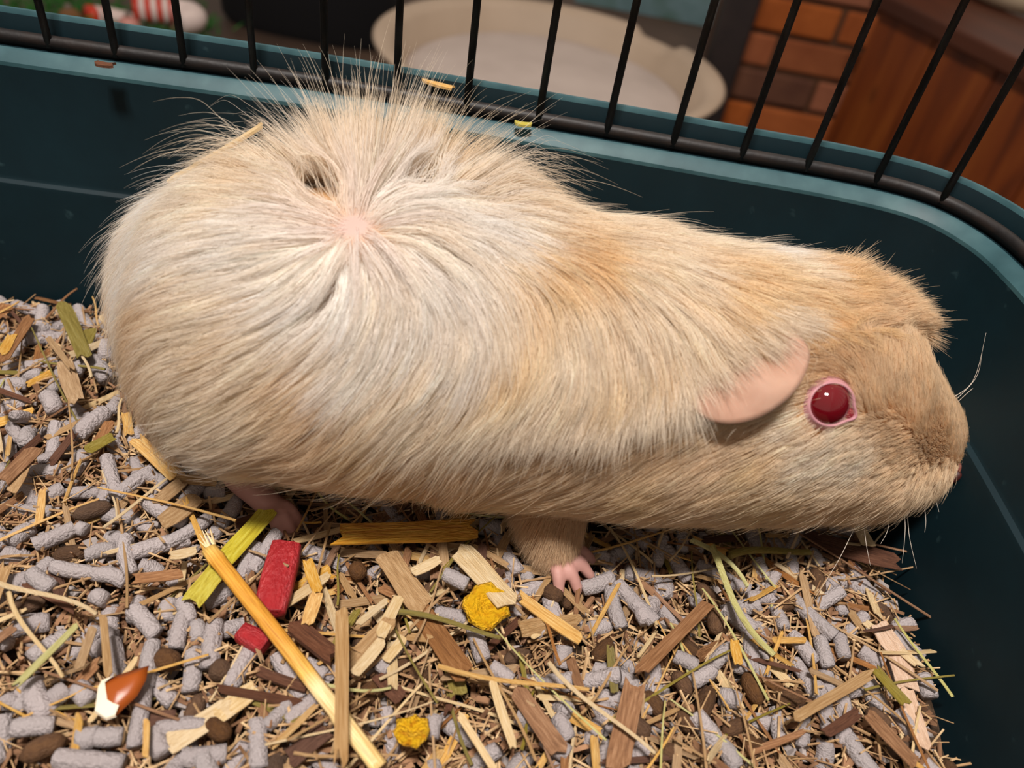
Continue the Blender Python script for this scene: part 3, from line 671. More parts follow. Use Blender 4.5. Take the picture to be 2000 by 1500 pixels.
fur = bpy.data.objects.new('fur', hc); col.objects.link(fur); fur.parent = PIG; fur['kind'] = 'stuff'
C.cycles_curves.shape = 'RIBBONS'; C.cycles_curves.subdivisions = 2

# ---- eye, lids, ears, nose, whiskers ---------------------------------
def frame(nn, upish):
    nn = np.asarray(nn)/np.linalg.norm(nn); x = upish-nn*(upish@nn); x /= np.linalg.norm(x); return x, np.cross(nn, x), nn
nt = NT('ruby_eye'); p = nt.p; p.inputs['Base Color'].default_value = (0.13, 0.002, 0.006, 1); p.inputs['Roughness'].default_value = 0.08
p.inputs['Coat Weight'].default_value = 1.0; p.inputs['Coat Roughness'].default_value = 0.02
m_eye = nt.m
m_lid = mat('pink_lid', srgb(176, 122, 132), srgb(192, 140, 144), 200, 0.45, bump=0.2, bscale=900, bdist=0.0002)
ER = .0068
el = (CAM-eyeP); el /= np.linalg.norm(el); en = eyeN*.8+el*.2; en /= np.linalg.norm(en); ex, ey, en = frame(en, IX); eyeP = eyeP+en*.0009
ec = eyeP - en*.0036
V, Fc = lathe([(0.00001, -ER)]+[(ER*math.sin(a), -ER*math.cos(a)) for a in np.linspace(0.12, math.pi-0.12, 24)]+[(0.00001, ER)], 40)
eye = meshobj('eye', [Vector(ec-P0)+Vector(ex)*v[0]+Vector(ey)*v[1]+Vector(en)*v[2] for v in V], Fc, m_eye, PIG, True)
eye['label'] = 'glossy ruby red eye'
# lid: soft almond collar round the eyeball
V = []; Fc = []; n = 48; rings = [(.0044, -.0022), (.0053, -.0004), (.0055, .0007), (.0058, .0011), (.0062, .0010), (.0065, .0006), (.0070, -.0002), (.0076, -.0013), (.0082, -.0032)]
for i in range(n):
    a = 2*math.pi*i/n; ca, sa = math.cos(a), math.sin(a)
    da = (a+0.50+math.pi) % (2*math.pi)-math.pi; corner = math.exp(-(da/.26)**2)*.0017
    for r_, h in rings:
        cz = corner if h > -.0003 else corner*.8
        V.append(Vector(eyeP-P0)+Vector(ex)*(r_*1.03+cz)*ca+Vector(ey)*(r_*.93+cz)*sa+Vector(en)*h)
k = len(rings)
for i in range(n):
    for j in range(k-1): Fc.append((i*k+j, ((i+1) % n)*k+j, ((i+1) % n)*k+j+1, i*k+j+1))
lid = meshobj('eyelid', V, Fc, m_lid, eye, True); lid['label'] = 'pink eyelid rim'
sd = lid.modifiers.new('sub', 'SUBSURF'); sd.levels = 1; sd.render_levels = 2

nt = NT('ear_skin'); p = nt.p; p.inputs['Roughness'].default_value = 0.65; p.inputs['Specular IOR Level'].default_value = 0.2
p.inputs['Subsurface Weight'].default_value = 0.25; p.inputs['Subsurface Radius'].default_value = (.004, .0015, .001)
tc = nt.n('ShaderNodeTexCoord'); nz = nt.n('ShaderNodeTexNoise'); nz.inputs['Scale'].default_value = 120; nz.inputs['Detail'].default_value = 5; nt.l(tc.outputs['Object'], nz.inputs['Vector'])
cc = ramp(nt, nz.outputs[0], [(0.3, srgb(170, 132, 112)), (0.7, srgb(184, 148, 128))]); nt.l(cc, p.inputs['Base Color'])
bn = nt.n('ShaderNodeBump'); bn.inputs['Strength'].default_value = .3; bn.inputs['Distance'].default_value = .0006; nt.l(nz.outputs[0], bn.inputs['Height']); nt.l(bn.outputs[0], p.inputs['Normal'])
m_ear = nt.m
# outline of the ear; outer edge then the root line hidden in the fur
outer = [(1552, 668), (1556, 700), (1540, 735), (1510, 768), (1465, 796), (1420, 808), (1375, 808), (1342, 792), (1322, 768)]
inner = [(1500, 640), (1490, 650), (1470, 665), (1445, 680), (1418, 695), (1392, 708), (1366, 720), (1340, 730), (1318, 745)]
lift_o = [.0036, .0060, .0074, .0082, .0086, .0086, .0080, .0066, .0040]
def ear_patch(mirror=False):
    nu, nv = 32, 12; oc = np.array(catmull([(*a, l) for a, l in zip(outer, lift_o)], 4)); ic = np.array(catmull(inner, 4))
    top = []; bot = []
    for i in range(len(oc)):
        row = []
        for j in range(nv+1):
            v = j/nv; px = ic[i]*(1-v)+oc[i, :2]*v
            q, nn = hit(*px); h = (oc[i, 2]*(v**.8))*(.25 if mirror else 1)+.0004 + .0012*math.sin(v*3.1)*math.sin(i*.55)
            if 0.85 < v: h -= (v-.85)*.004
            row.append((q, nn, h))
        top.append(row)
    V = []; m = nv+1
    for row in top:
        for q, nn, h in row: V.append(q+nn*h)
    for row in top:
        for q, nn, h in row: V.append(q+nn*(h-.0009))
    V = np.array(V)
    if mirror:
        yc = np.interp(V[:, 0], sx_, _yc); V[:, 1] = 2*yc-V[:, 1]
    nr = len(top); Fc = []
    for i in range(nr-1):
        for j in range(nv):
            a, b, c, d = i*m+j, i*m+j+1, (i+1)*m+j+1, (i+1)*m+j; Fc.append((a, b, c, d)); o = nr*m; Fc.append((a+o, d+o, c+o, b+o))
    for i in range(nr-1): a, b = i*m+nv, (i+1)*m+nv; Fc.append((a, a+nr*m, b+nr*m, b))
    for i in (0, nr-1):
        for j in range(nv): a, b = i*m+j, i*m+j+1; Fc.append((a, b, b+nr*m, a+nr*m))
    return [Vector(v-P0) for v in V], Fc
ear = meshobj('ear', *ear_patch(), m_ear, PIG, True); ear['label'] = 'bare pink ear drooping behind the eye'
meshobj('ear', *ear_patch(True), m_ear, PIG, True)

# nose tip with nostril and mouth slit
m_car = mat('caruncle', srgb(120, 30, 40), srgb(140, 40, 50), 200, 0.3)
V, Fc = lathe([(0.00001, -.0010)]+[(.0019*math.sin(a), -.0010*math.cos(a)) for a in np.linspace(0.25, math.pi-0.25, 8)]+[(0.00001, .0010)], 16)
meshobj('tear_duct', [Vector(eyeP-P0)+Vector(ex)*(v[0]*1.1+.0050)+Vector(ey)*(v[1]*.9-.0026)+Vector(en)*(v[2]-.0002) for v in V], Fc, m_car, eye, True)
m_nose = mat('nose_skin', srgb(120, 68, 56), srgb(96, 50, 42), 300, 0.5)
m_mouth = mat('mouth_dark', srgb(52, 20, 18), srgb(70, 28, 24), 300, 0.5)
nx_, ny_, nz_ = frame(CAM-mouthP, IX-.25*IY)
V, Fc = lathe([(0.00001, -.0012)]+[(.0036*math.sin(a), -.0012*math.cos(a)) for a in np.linspace(0.25, math.pi-0.25, 8)]+[(0.00001, .0012)], 20, 1.15, .62)
meshobj('mouth', [Vector(mouthP+(CAM-mouthP)/np.linalg.norm(CAM-mouthP)*.0022-P0)+Vector(nx_)*v[0]+Vector(ny_)*v[1]+Vector(nz_)*v[2] for v in V], Fc, m_mouth, PIG, True)
nsP, nsN = hit(1868, 912); ax_, ay_, az_ = frame(nsN, IX)
V, Fc = lathe([(0.00001, -.0014)]+[(.0034*math.sin(a), -.0014*math.cos(a)) for a in np.linspace(0.25, math.pi-0.25, 8)]+[(0.00001, .0014)], 20, 1.1, .7)
meshobj('nose', [Vector(nsP+nsN*.0010-P0)+Vector(ax_)*v[0]+Vector(ay_)*v[1]+Vector(az_)*v[2] for v in V], Fc, m_nose, PIG, True)
m_whisk = mat('whisker_hair', srgb(226, 214, 200), srgb(214, 200, 184), 50, 0.4)
WH = [((1868, 775), (1900, 745), (1926, 650)), ((1876, 782), (1905, 740), (1918, 690)), ((1882, 786), (1905, 755), (1950, 735)), ((1894, 820), (1912, 810), (1930, 800)),
      ((1770, 985), (1768, 1030), (1762, 1100)), ((1778, 980), (1775, 1040), (1790, 1110)), ((1806, 972), (1808, 1010), (1806, 1040)), ((1822, 962), (1830, 985), (1834, 1000)),
      ((1745, 1000), (1735, 1030), (1720, 1062)), ((1700, 1010), (1640, 1090), (1590, 1170)), ((1690, 1010), (1690, 1050), (1700, 1105))]
for a, b, c in WH:
    q, nn = hit(*a); dpt = (q-CAM)@FW
    pts = [q-nn*.001]
    for s, pxy in ((.5, b), (1.0, c)): pts.append(CAM+ray(*pxy)*(dpt-.006*s))
    cc = catmull(pts, 5); meshobj('whisker', *tube([Vector(v-P0) for v in cc], list(np.linspace(.00011, .00003, len(cc))), 5), m_whisk, PIG, True)

# ================================================================== BEDDING
def inside_tub(x, y, mg=0.012):
    q = rp - nrm*mg; n_ = len(q); c = False; j = n_-1
    for i in range(n_):
        if (q[i, 1] > y) != (q[j, 1] > y) and x < (q[j, 0]-q[i, 0])*(y-q[i, 1])/(q[j, 1]-q[i, 1])+q[i, 0]: c = not c
        j = i
    return c
def gz(x, y): return 0.0022*math.sin(61*x+1.1)*math.sin(53*y+.4)+0.0014*math.sin(140*x-80*y)+0.001*math.sin(210*y+90*x)-0.004
m_bed2 = mat('litter_base', srgb(34, 24, 17), srgb(68, 50, 35), 260, 0.95, bump=0.9, bscale=700, bdist=0.002, c3=srgb(98, 76, 54))
V = []; Fc = []; ids = {}
gx = np.arange(-.44, .172, .006); gy = np.arange(-.26, .256, .006)
for i, x in enumerate(gx):
    for j, y in enumerate(gy):
        if inside_tub(x, y, .0095): ids[i, j] = len(V); V.append((x, y, gz(x, y)+random.uniform(-.0012, .0012)-.002))
for i in range(len(gx)-1):
    for j in range(len(gy)-1):
        q = [(i, j), (i+1, j), (i+1, j+1), (i, j+1)]
        if all(a in ids for a in q): Fc.append(tuple(ids[a] for a in q))
bd = meshobj('bedding_base', V, Fc, m_bed2, None, True); tag(bd, 'brown crumbly bedding filling the bottom of the tub', 'bedding', None, 'stuff')

OUT = [(232,600),(236,520),(262,420),(330,350),(430,285),(540,245),(640,205),(850,215),(1020,310),(1200,410),(1500,465),(1680,520),(1800,655),(1898,850),(1885,910),(1780,985),(1600,1020),(1400,1020),(1200,1035),(1100,1060),(1040,1040),(980,1000),(800,985),(600,970),(420,945),(340,910),(300,850),(262,760),(240,690)]
def hidden(x, y):
    px, py, _ = proj((x, y, 0)); c = False; j = len(OUT)-1
    for i in range(len(OUT)):
        a, b = OUT[i], OUT[j]
        if (a[1] > py) != (b[1] > py) and px < (b[0]-a[0])*(py-a[1])/(b[1]-a[1])+a[0]: c = not c
        j = i
    return c
def inframe(x, y, m=40):
    px, py, _ = proj((x, y, 0)); return -m < px < 2000+m and -m < py < 1500+m

# materials of the litter pieces
m_pel = mat('paper_pulp', srgb(160, 150, 150), srgb(186, 176, 176), 60, 0.95, coords='Object', stretch=(1.8, .6, .6), bump=0.5, bscale=9, rand=0.10, bdist=0.02, c3=srgb(128, 118, 112))
m_drop = mat('dropping_brown', srgb(74, 50, 32), srgb(96, 68, 44), 6, 0.75, bump=0.4, bscale=12, rand=0.22, bdist=0.03)
def strawmat(name, a, b, c, rand=.1, rough=.45):
    return mat(name, srgb(*a), srgb(*b), 6, rough, stretch=(0.5, 1.5, 1.5), bump=0.5, bscale=14, rand=rand, bdist=0.03, c3=srgb(*c))
m_gold = strawmat('golden_straw', (190, 134, 60), (220, 170, 92), (234, 200, 134))
m_amber = strawmat('amber_straw', (186, 112, 20), (222, 156, 40), (236, 188, 70), .03)
m_cream = strawmat('cream_straw', (202, 168, 118), (224, 196, 150), (236, 214, 176))
m_tan = strawmat('tan_straw', (154, 118, 80), (180, 145, 104), (202, 170, 130))
m_rust = strawmat('rusty_wood', (116, 78, 50), (150, 106, 70), (178, 134, 96), .18, .7)
m_green = strawmat('green_hay', (160, 152, 84), (196, 188, 120), (212, 208, 152), .12)
m_lime = strawmat('lime_leaf', (170, 150, 44), (202, 186, 64), (214, 204, 92), .06)
m_olive = strawmat('olive_leaf', (112, 98, 40), (140, 124, 56), (156, 142, 78), .1)
m_darkb = strawmat('dark_bark', (72, 44, 30), (98, 62, 44), (112, 76, 56), .15, .8)
m_pale = strawmat('pale_bark', (198, 160, 132), (220, 186, 158), (230, 202, 180), .05, .7)

def pellet_mesh(seed, bend=0.0, rough=.06, flat=1.0):
    r = random.Random(seed); n = 10; m = 7; V = []; Fc = []
    tilt = r.uniform(-.25, .25), r.uniform(-.25, .25)
    for i in range(m):
        t = i/(m-1)-.5
        e = 0.90 if i in (0, m-1) else 1.0
        for j in range(n):
            a = 2*math.pi*j/n; k = .5*e*(1+r.uniform(-rough, rough))
            x = t + (tilt[0]*math.sin(a)*.12 if i == 0 else tilt[1]*math.sin(a)*.12 if i == m-1 else 0)
            V.append((x, k*math.cos(a), k*math.sin(a)*flat, t))
    V = [(x, y+bend*(t*t*4-.33), z) for x, y, z, t in V]
    for i in range(m-1):
        for j in range(n): Fc.append((i*n+j, (i+1)*n+j, (i+1)*n+(j+1) % n, i*n+(j+1) % n))
    for i, s in ((0, 1), (m-1, -1)):
        c = len(V); x0 = sum(V[i*n+j][0] for j in range(n))/n; V.append((x0+.02*s*-1*r.uniform(-.5, 1), bend*.67, 0))
        for j in range(n): Fc.append((c, i*n+j, i*n+(j+1) % n)[::s])
    return V, Fc
def oval_mesh(seed):
    r = random.Random(seed); n, m = 10, 8; V = [(-.5, 0, 0)]; Fc = []; b = r.uniform(-.10, .10)
    for i in range(1, m):
        t = i/m; x = -.5+t; k = .5*(1-abs(2*t-1)**2.6)**.5
        for j in range(n):
            a = 2*math.pi*j/n; q = k*(1+r.uniform(-.035, .035)); V.append((x, q*math.cos(a)+b*(4*x*x-.3), q*math.sin(a)))
    V.append((.5, 0, 0))
    for j in range(n):
        Fc.append((0, 1+(j+1) % n, 1+j)); o = 1+(m-2)*n; Fc.append((o+j, o+(j+1) % n, len(V)-1))
    for i in range(m-2):
        for j in range(n): a = 1+i*n+j; b2 = 1+i*n+(j+1) % n; Fc.append((a, b2, b2+n, a+n))
    return V, Fc
def strip_mesh(seed, n=9, ragged=.12, curl=.25, taper=.15, bend=.04, crest=.35):
    """flat split straw: 4-wide curled strip with thickness, frayed ends"""
    r = random.Random(seed); V = []; Fc = []; wv = [-.5, -.18, .18, .5]
    e0 = [r.uniform(0, ragged) for _ in wv]; e1 = [r.uniform(0, ragged) for _ in wv]; ph = r.uniform(0, 6)
    for i in range(n):
        t = i/(n-1)
        wd = 1-taper*abs(2*t-1)**2*r.uniform(.5, 1) + .05*math.sin(ph+t*7)
        for s in (0, 1):
            for j, q in enumerate(wv):
                x = t-.5
                if i == 0: x += e0[j]
                if i == n-1: x -= e1[j]
                z = crest*(1-4*q*q)*.5*(1 if curl > 0 else .2) + .5*s - .5 + curl*(4*(t-.5)**2-.3)*r.uniform(.95, 1.05)
                V.append((x, q*wd+bend*math.sin(ph*.7+t*4), z))
    k = 8
    for i in range(n-1):
        a = i*k; b = a+k
        for j in range(3):
            Fc.append((a+4+j, b+4+j, b+5+j, a+5+j)); Fc.append((a+j, a+j+1, b+j+1, b+j))
        Fc.append((a, b, b+4, a+4)); Fc.append((a+3, a+7, b+7, b+3))
    for a, f in ((0, 1), ((n-1)*k, -1)):
        for j in range(3): Fc.append((a+j, a+4+j, a+5+j, a+1+j)[::f])
    return V, Fc
def stem_mesh(seed, bend=.03):
    r = random.Random(seed); ph = r.uniform(0, 6); pts = []
    for i in range(9):
        t = i/8; pts.append((t-.5, 0, 0))
    V, Fc = tube(pts, .5, 6); out = []
    for i, v in enumerate(V):
        t = v[0]+.5; node = 1.25 if (i//6) in (3,) else 1.0
        out.append((v[0], v[1]*node*(1-.25*t), v[2]*node*(1-.25*t), t))
    return out, Fc, bend, ph
MESH = {}
def mk(name, key, V, Fc, m, smooth):
    me = bpy.data.meshes.new(name); me.from_pydata([tuple(v[:3]) for v in V], [], Fc); me.update()
    if smooth: me.shade_smooth()
    me.materials.append(m); MESH[key] = me; return me

def put(name, me, a, b, wdt, thick, z=None, roll=0.0, m=None):
    """lay a unit mesh (x axis = length) from a to b"""
    a = Vector(a); b = Vector(b); d = b-a; L = d.length; x = d.normalized(); up = Vector((0, 0, 1)); y = up.cross(x).normalized(); zz = x.cross(y)
    if roll: y, zz = y*math.cos(roll)+zz*math.sin(roll), zz*math.cos(roll)-y*math.sin(roll)
    o = bpy.data.objects.new(name, me); col.objects.link(o); c = (a+b)/2
    R = Matrix((x, y, zz)).transposed().to_4x4()
    o.matrix_world = Matrix.Translation(c) @ R @ Matrix.Diagonal((L, wdt, thick, 1))
    return o

PEL = [mk('paper_pellet', ('p', i), *pellet_mesh(i, random.uniform(-.22, .22)), m_pel, True) for i in range(12)]
DRP = [mk('dropping', ('d', i), *oval_mesh(i), m_drop, True) for i in range(6)]
def strips(m, tag_, n=6, **k): return [mk('straw_strip', (tag_, i), *strip_mesh(hash((tag_, i)) % 9973 if False else (sum(map(ord, tag_))*31+i), **k), m, False) for i in range(n)]
S = {k: strips(m, k) for k, m in dict(gold=m_gold, amber=m_amber, cream=m_cream, tan=m_tan, rust=m_rust, green=m_green, lime=m_lime, olive=m_olive, dark=m_darkb, pale=m_pale).items()}
def stems(m, tag_, n=4):
    out = []
    for i in range(n):
        pts = []; r = random.Random(sum(map(ord, tag_))*17+i); ph = r.uniform(0, 6); bd_ = r.uniform(2, 7)
        V, Fc = tube([(t/8-.5, 0, 0) for t in range(9)], .5, 6)
        V2 = [(v[0], v[1]*(1-.3*(v[0]+.5)) + bd_*math.sin(ph+(v[0]+.5)*2.6)*.5, v[2]*(1-.3*(v[0]+.5))) for v in V]
        out.append(mk('hay_strand', (tag_, i), V2, Fc, m, True))
    return out
ST_ = {k: stems(m, 'h'+k) for k, m in dict(green=m_green, gold=m_gold, cream=m_cream, tan=m_tan, rust=m_rust, olive=m_olive).items()}

def pxm(w, p):   # width in pixels at point p -> metres
    return w*((np.asarray(p)-CAM)@FW)/FPX
def P2(x, y, z): return atz(x, y, z)

occ = []
def pel(x0, y0, x1, y1, wpx, label=None, z=.0045, dz=0, kind='pel'):
    a = P2(x0, y0, z+dz); b = P2(x1, y1, z-dz); c = (a+b)/2; wd = pxm(wpx, c); occ.append((c[0], c[1]))
    me = random.choice(PEL if kind == 'pel' else DRP)
    o = put('paper_pellet' if kind == 'pel' else 'dropping', me, a, b, wd, wd, roll=random.uniform(0, 6))
    if kind == 'pel': tag(o, label or PEL_L, 'pellet', PEL_G)
    else: tag(o, label or DRP_L, 'dropping', DRP_G)
    return o
PEL_L, PEL_G = 'small grey paper pellet mixed into the loose bedding', 'grey paper pellets in the bedding'
DRP_L, DRP_G = 'dark brown oval dropping among the grey pellets', 'brown droppings in the bedding'
STR_L = {'gold': 'short golden straw strip in the loose bedding', 'cream': 'short cream straw strip in the loose bedding', 'tan': 'short tan straw strip in the loose bedding', 'rust': 'thin rusty brown wood sliver in the loose bedding', 'olive': 'small olive leaf strip in the loose bedding', 'green': 'thin pale green hay stem in the loose bedding', 'dark': 'dark brown bark sliver in the loose bedding'}
def strw(kind, pts, wpx, label, z=.009, name='straw_strip', thick=.0007, stem=False, cat='straw', roll=0.0):
    """one strip laid along two pixels"""
    (x0, y0), (x1, y1) = pts; a = P2(x0, y0, z); b = P2(x1, y1, z); c = (a+b)/2; wd = pxm(wpx, c)
    me = random.choice(ST_[kind] if stem else S[kind])
    o = put(name, me, a, b, wd, wd if stem else thick, roll=roll); tag(o, label, cat, None); return o

# --- pieces the photo shows clearly ------------------------------------
# big golden straw: half-round, with node rings and split lower end
def big_straw():
    a = P2(408, 1072, .012); b = P2(742, 1500, .010); root = empty('straw_stalk', (a+b)/2)
    tag(root, 'longest thick golden straw stalk lying diagonally across the bedding', 'straw')
    x = Vector(b-a); L = x.length; x.normalize(); y = Vector((0, 0, 1)).cross(x).normalized(); z = x.cross(y); o0 = Vector(a)-root.location
    V = []; Fc = []; n = 40; sg = 12
    w0, w1 = pxm(15, a), pxm(17, b)
    for i in range(n+1):
        t = i/n; w = w0*(1-t)+w1*t
        nd = 1+.16*math.exp(-((t-.055)/.010)**2)+.16*math.exp(-((t-.80)/.010)**2)
        for j in range(sg):
            an = 2*math.pi*j/sg; rib = 1+.035*math.cos(an*6); q = o0+x*(L*t)+y*(w*nd*rib*math.cos(an))+z*(w*.62*nd*rib*math.sin(an)+.001*math.sin(t*3.1))
            V.append(q)
    for i in range(n):
        for j in range(sg): Fc.append((i*sg+j, (i+1)*sg+j, (i+1)*sg+(j+1) % sg, i*sg+(j+1) % sg))
    Fc.append(tuple(range(sg))); Fc.append(tuple(n*sg+j for j in range(sg))[::-1])
    nt = NT('stalk_straw'); p = nt.p; p.inputs['Roughness'].default_value = .38
    ge = nt.n('ShaderNodeTexCoord'); dv = nt.n('ShaderNodeVectorMath', operation='DOT_PRODUCT'); nt.l(ge.outputs['Object'], dv.inputs[0]); dv.inputs[1].default_value = tuple(x)
    mr = nt.n('ShaderNodeMapRange'); mr.inputs[1].default_value = -L/2; mr.inputs[2].default_value = L/2; nt.l(dv.outputs['Value'], mr.inputs[0])
    d2 = nt.n('ShaderNodeVectorMath', operation='DOT_PRODUCT'); nt.l(ge.outputs['Object'], d2.inputs[0]); d2.inputs[1].default_value = tuple(y)
    cx = nt.n('ShaderNodeCombineXYZ'); m1 = nt.n('ShaderNodeMath', operation='MULTIPLY'); m1.inputs[1].default_value = 8; nt.l(mr.outputs[0], m1.inputs[0]); nt.l(m1.outputs[0], cx.inputs[0])
    m1b = nt.n('ShaderNodeMath', operation='MULTIPLY'); m1b.inputs[1].default_value = 1800; nt.l(d2.outputs['Value'], m1b.inputs[0]); nt.l(m1b.outputs[0], cx.inputs[1])
    nz = nt.n('ShaderNodeTexNoise'); nz.inputs['Scale'].default_value = 1.0; nz.inputs['Detail'].default_value = 4; nt.l(cx.outputs[0], nz.inputs['Vector'])
    c1 = ramp(nt, mr.outputs[0], [(0.0, srgb(236, 196, 110)), (.07, srgb(222, 160, 62)), (.45, srgb(212, 150, 58)), (.62, srgb(232, 184, 92)), (.68, srgb(242, 214, 160)), (1.0, srgb(240, 208, 140))])
    st = ramp(nt, nz.outputs[0], [(.35, (.62, .52, .40, 1)), (.6, (1, 1, 1, 1))])
    mx = nt.n('ShaderNodeMix', data_type='RGBA', blend_type='MULTIPLY'); mx.inputs[0].default_value = .8; nt.l(c1, mx.inputs[6]); nt.l(st, mx.inputs[7]); nt.l(mx.outputs[2], p.inputs['Base Color'])
    bp = nt.n('ShaderNodeBump'); bp.inputs['Strength'].default_value = .5; bp.inputs['Distance'].default_value = .0005; nt.l(nz.outputs[0], bp.inputs['Height']); nt.l(bp.outputs[0], p.inputs['Normal'])
    meshobj('stem', V, Fc, nt.m, root, True)
    for k in range(5):   # frayed tips at the upper end
        e = o0 + y*random.uniform(-w0, w0)*.8; tip = e - x*random.uniform(.003, .008) + y*random.uniform(-.002, .002) + z*random.uniform(-.001, .002)
        meshobj('frayed_end', *tube([e+x*.004, e, tip], [.0006, .0005, .0001], 5), m_cream, root)
big_straw()
strw('amber', ((636, 1046), (948, 1030)), 50, 'broad amber yellow straw strip under the belly edge', .010, thick=.0012)
strw('tan', ((667, 1172), (667, 1510)), 27, 'upright tan straw strip crossing over the golden stalk', .0165, thick=.0010)
strw('tan', ((748, 1078), (835, 1195)), 50, 'wide flat brown strip below the amber straw', .0085)
strw('rust', ((815, 1190), (920, 1330)), 48, 'wide brown strip left of the yellow flake', .0080)
strw('cream', ((890, 1066), (1006, 1188)), 50, 'broad cream straw strip pointing at the yellow flake', .0115, thick=.0010)
strw('gold', ((1008, 1160), (1140, 1252)), 26, 'short gold straw strip right of the yellow flake', .0095, thick=.0012)
strw('lime', ((528, 990), (430, 1105)), 40, 'bent lime yellow leaf strip by the hind foot', .0095, cat='leaf', name='leaf_strip')
strw('lime', ((436, 1095), (372, 1182)), 44, 'broad lime green leaf end behind the golden stalk', .0085, cat='leaf', name='leaf_strip')
strw('green', ((1375, 1075), (1540, 1262)), 17, 'long pale green hay stem below the cheek', .012, stem=True, name='hay_strand', cat='hay')
strw('green', ((1350, 1055), (1452, 1152)), 12, 'short green hay stem beside the longer one', .0105, stem=True, name='hay_strand', cat='hay')
strw('gold', ((862, 1280), (1148, 1362)), 12, 'thin yellow stem lying across the bottom middle', .0105, stem=True, name='hay_strand', cat='hay')
strw('olive', ((776, 1213), (978, 1232)), 13, 'thin olive stem passing under the yellow flake', .0105, stem=True, name='hay_strand', cat='hay')
strw('rust', ((1388, 1172), (1238, 1325)), 26, 'reddish brown wood sliver slanting below the chest', .0105, thick=.0010)
strw('rust', ((1240, 1325), (1205, 1510)), 46, 'broad reddish brown sliver at the lower edge', .0095, thick=.0010)
strw('cream', ((1098, 1278), (1258, 1488)), 11, 'thin cream stem crossing the brown slivers', .0125, stem=True, name='hay_strand', cat='hay')
strw('rust', ((1002, 1340), (1105, 1478)), 40, 'flat rusty wood sliver beside the cream splinter', .0085)
strw('cream', ((958, 1318), (1006, 1468)), 18, 'narrow cream splinter standing out at bottom centre', .0105)
strw('cream', ((892, 1388), (972, 1512)), 15, 'narrow cream splinter right of the lower yellow flake', .0105)
strw('cream', ((782, 1160), (742, 1245)), 24, 'bright cream straw strip near the middle of the bedding', .0120)
strw('cream', ((688, 1322), (748, 1248)), 24, 'bright cream straw strip ending at the upright tan strip', .0110)
strw('cream', ((695, 1222), (760, 1168)), 14, 'small cream splinter above the bright strips', .0115)
strw('cream', ((800, 1120), (862, 1090)), 22, 'cream chip between brown strip and amber straw', .0100)
strw('gold', ((600, 1090), (622, 1160)), 22, 'golden straw piece right of the red chew', .0095)
strw('gold', ((622, 1155), (598, 1222)), 26, 'bright gold straw piece below the red chew', .0100)
strw('green', ((152, 1218), (28, 1342)), 15, 'pale green hay blade at the lower left', .0115, name='hay_strand', cat='hay')
strw('cream', ((18, 1118), (158, 1225)), 12, 'pale hay stem meeting the green blade', .0120, stem=True, name='hay_strand', cat='hay')
strw('cream', ((52, 1145), (92, 1335)), 10, 'thin hay stem running down the left edge', .0105, stem=True, name='hay_strand', cat='hay')
strw('cream', ((455, 1372), (320, 1462)), 46, 'wide pale wood shaving at the bottom left', .0060)
strw('cream', ((505, 1340), (420, 1400)), 40, 'pale ridged wood shaving beside a dark dropping', .0060)
strw('tan', ((182, 1222), (152, 1312)), 18, 'tan sliver pointing at the brown nut shell', .0105)
strw('tan', ((200, 1198), (214, 1330)), 15, 'upright tan splinter above the brown nut shell', .0105)
strw('gold', ((286, 1402), (284, 1482)), 12, 'small gold straw bit at the lower left', .0100)
strw('rust', ((0, 712), (62, 612)), 22, 'brown strip at the far left against the tub wall', .0095)
strw('gold', ((0, 694), (26, 652)), 20, 'bright cream chip at the far left edge', .0100)
strw('tan', ((125, 700), (150, 790)), 32, 'broad tan strip standing left of the rump', .0100)
strw('olive', ((118, 586), (168, 700)), 28, 'olive leaf strip leaning on the tub wall', .0120, cat='leaf', name='leaf_strip')
strw('olive', ((180, 640), (150, 700)), 26, 'second olive leaf strip leaning beside the first', .0100, cat='leaf', name='leaf_strip')
strw('cream', ((200, 612), (228, 640)), 24, 'cream chip tucked behind the rump', .0090)
strw('tan', ((90, 655), (145, 725)), 12, 'thin tan splinter left of the olive leaf', .0120)
strw('gold', ((258, 852), (352, 935)), 30, 'curved golden strip touching the rump', .0100)
strw('olive', ((165, 882), (222, 850)), 26, 'olive green leaf left of the golden strip', .0100, cat='leaf', name='leaf_strip')
strw('tan', ((360, 938), (300, 985)), 30, 'tan strip at the end of the golden strip', .0095)
strw('tan', ((310, 1025), (388, 968)), 42, 'broad tan chip left of the hind foot', .0095)
strw('rust', ((0, 945), (70, 872)), 34, 'rusty flat sliver at the left edge', .0095)
strw('tan', ((20, 965), (55, 890)), 24, 'tan flat sliver below the rusty one', .0085)
strw('cream', ((330, 1085), (385, 1075)), 22, 'pale chip beside the top of the golden stalk', .0095)
strw('rust', ((255, 1132), (360, 1118)), 24, 'brown flat wood piece left of the leaf strip', .0095)
strw('tan', ((1545, 1408), (1712, 1308)), 21, 'long tan straw strip reaching the pale bark', .0120)
strw('olive', ((1705, 1302), (1778, 1380)), 24, 'olive straw strip lying over the pale bark', .0110, cat='leaf', name='leaf_strip')
strw('rust', ((1690, 1385), (1795, 1500)), 32, 'rusty flat sliver at the lower right', .0090)
strw('dark', ((1560, 1045), (1765, 1100)), 44, 'dark bark strip in the shadow under the chin', .0075)
strw('olive', ((1440, 1108), (1568, 1062)), 18, 'olive hay stem in the shadow under the cheek', .0090, stem=True, name='hay_strand', cat='hay')
strw('cream', ((1668, 1012), (1702, 1070)), 28, 'pale chip under the chin by the tub wall', .0100)
strw('gold', ((1435, 1248), (1443, 1300)), 20, 'small golden yellow chip among pellets at right', .0090)
strw('dark', ((1610, 1435), (1680, 1388)), 22, 'dark bark splinter at the lower right', .0085)
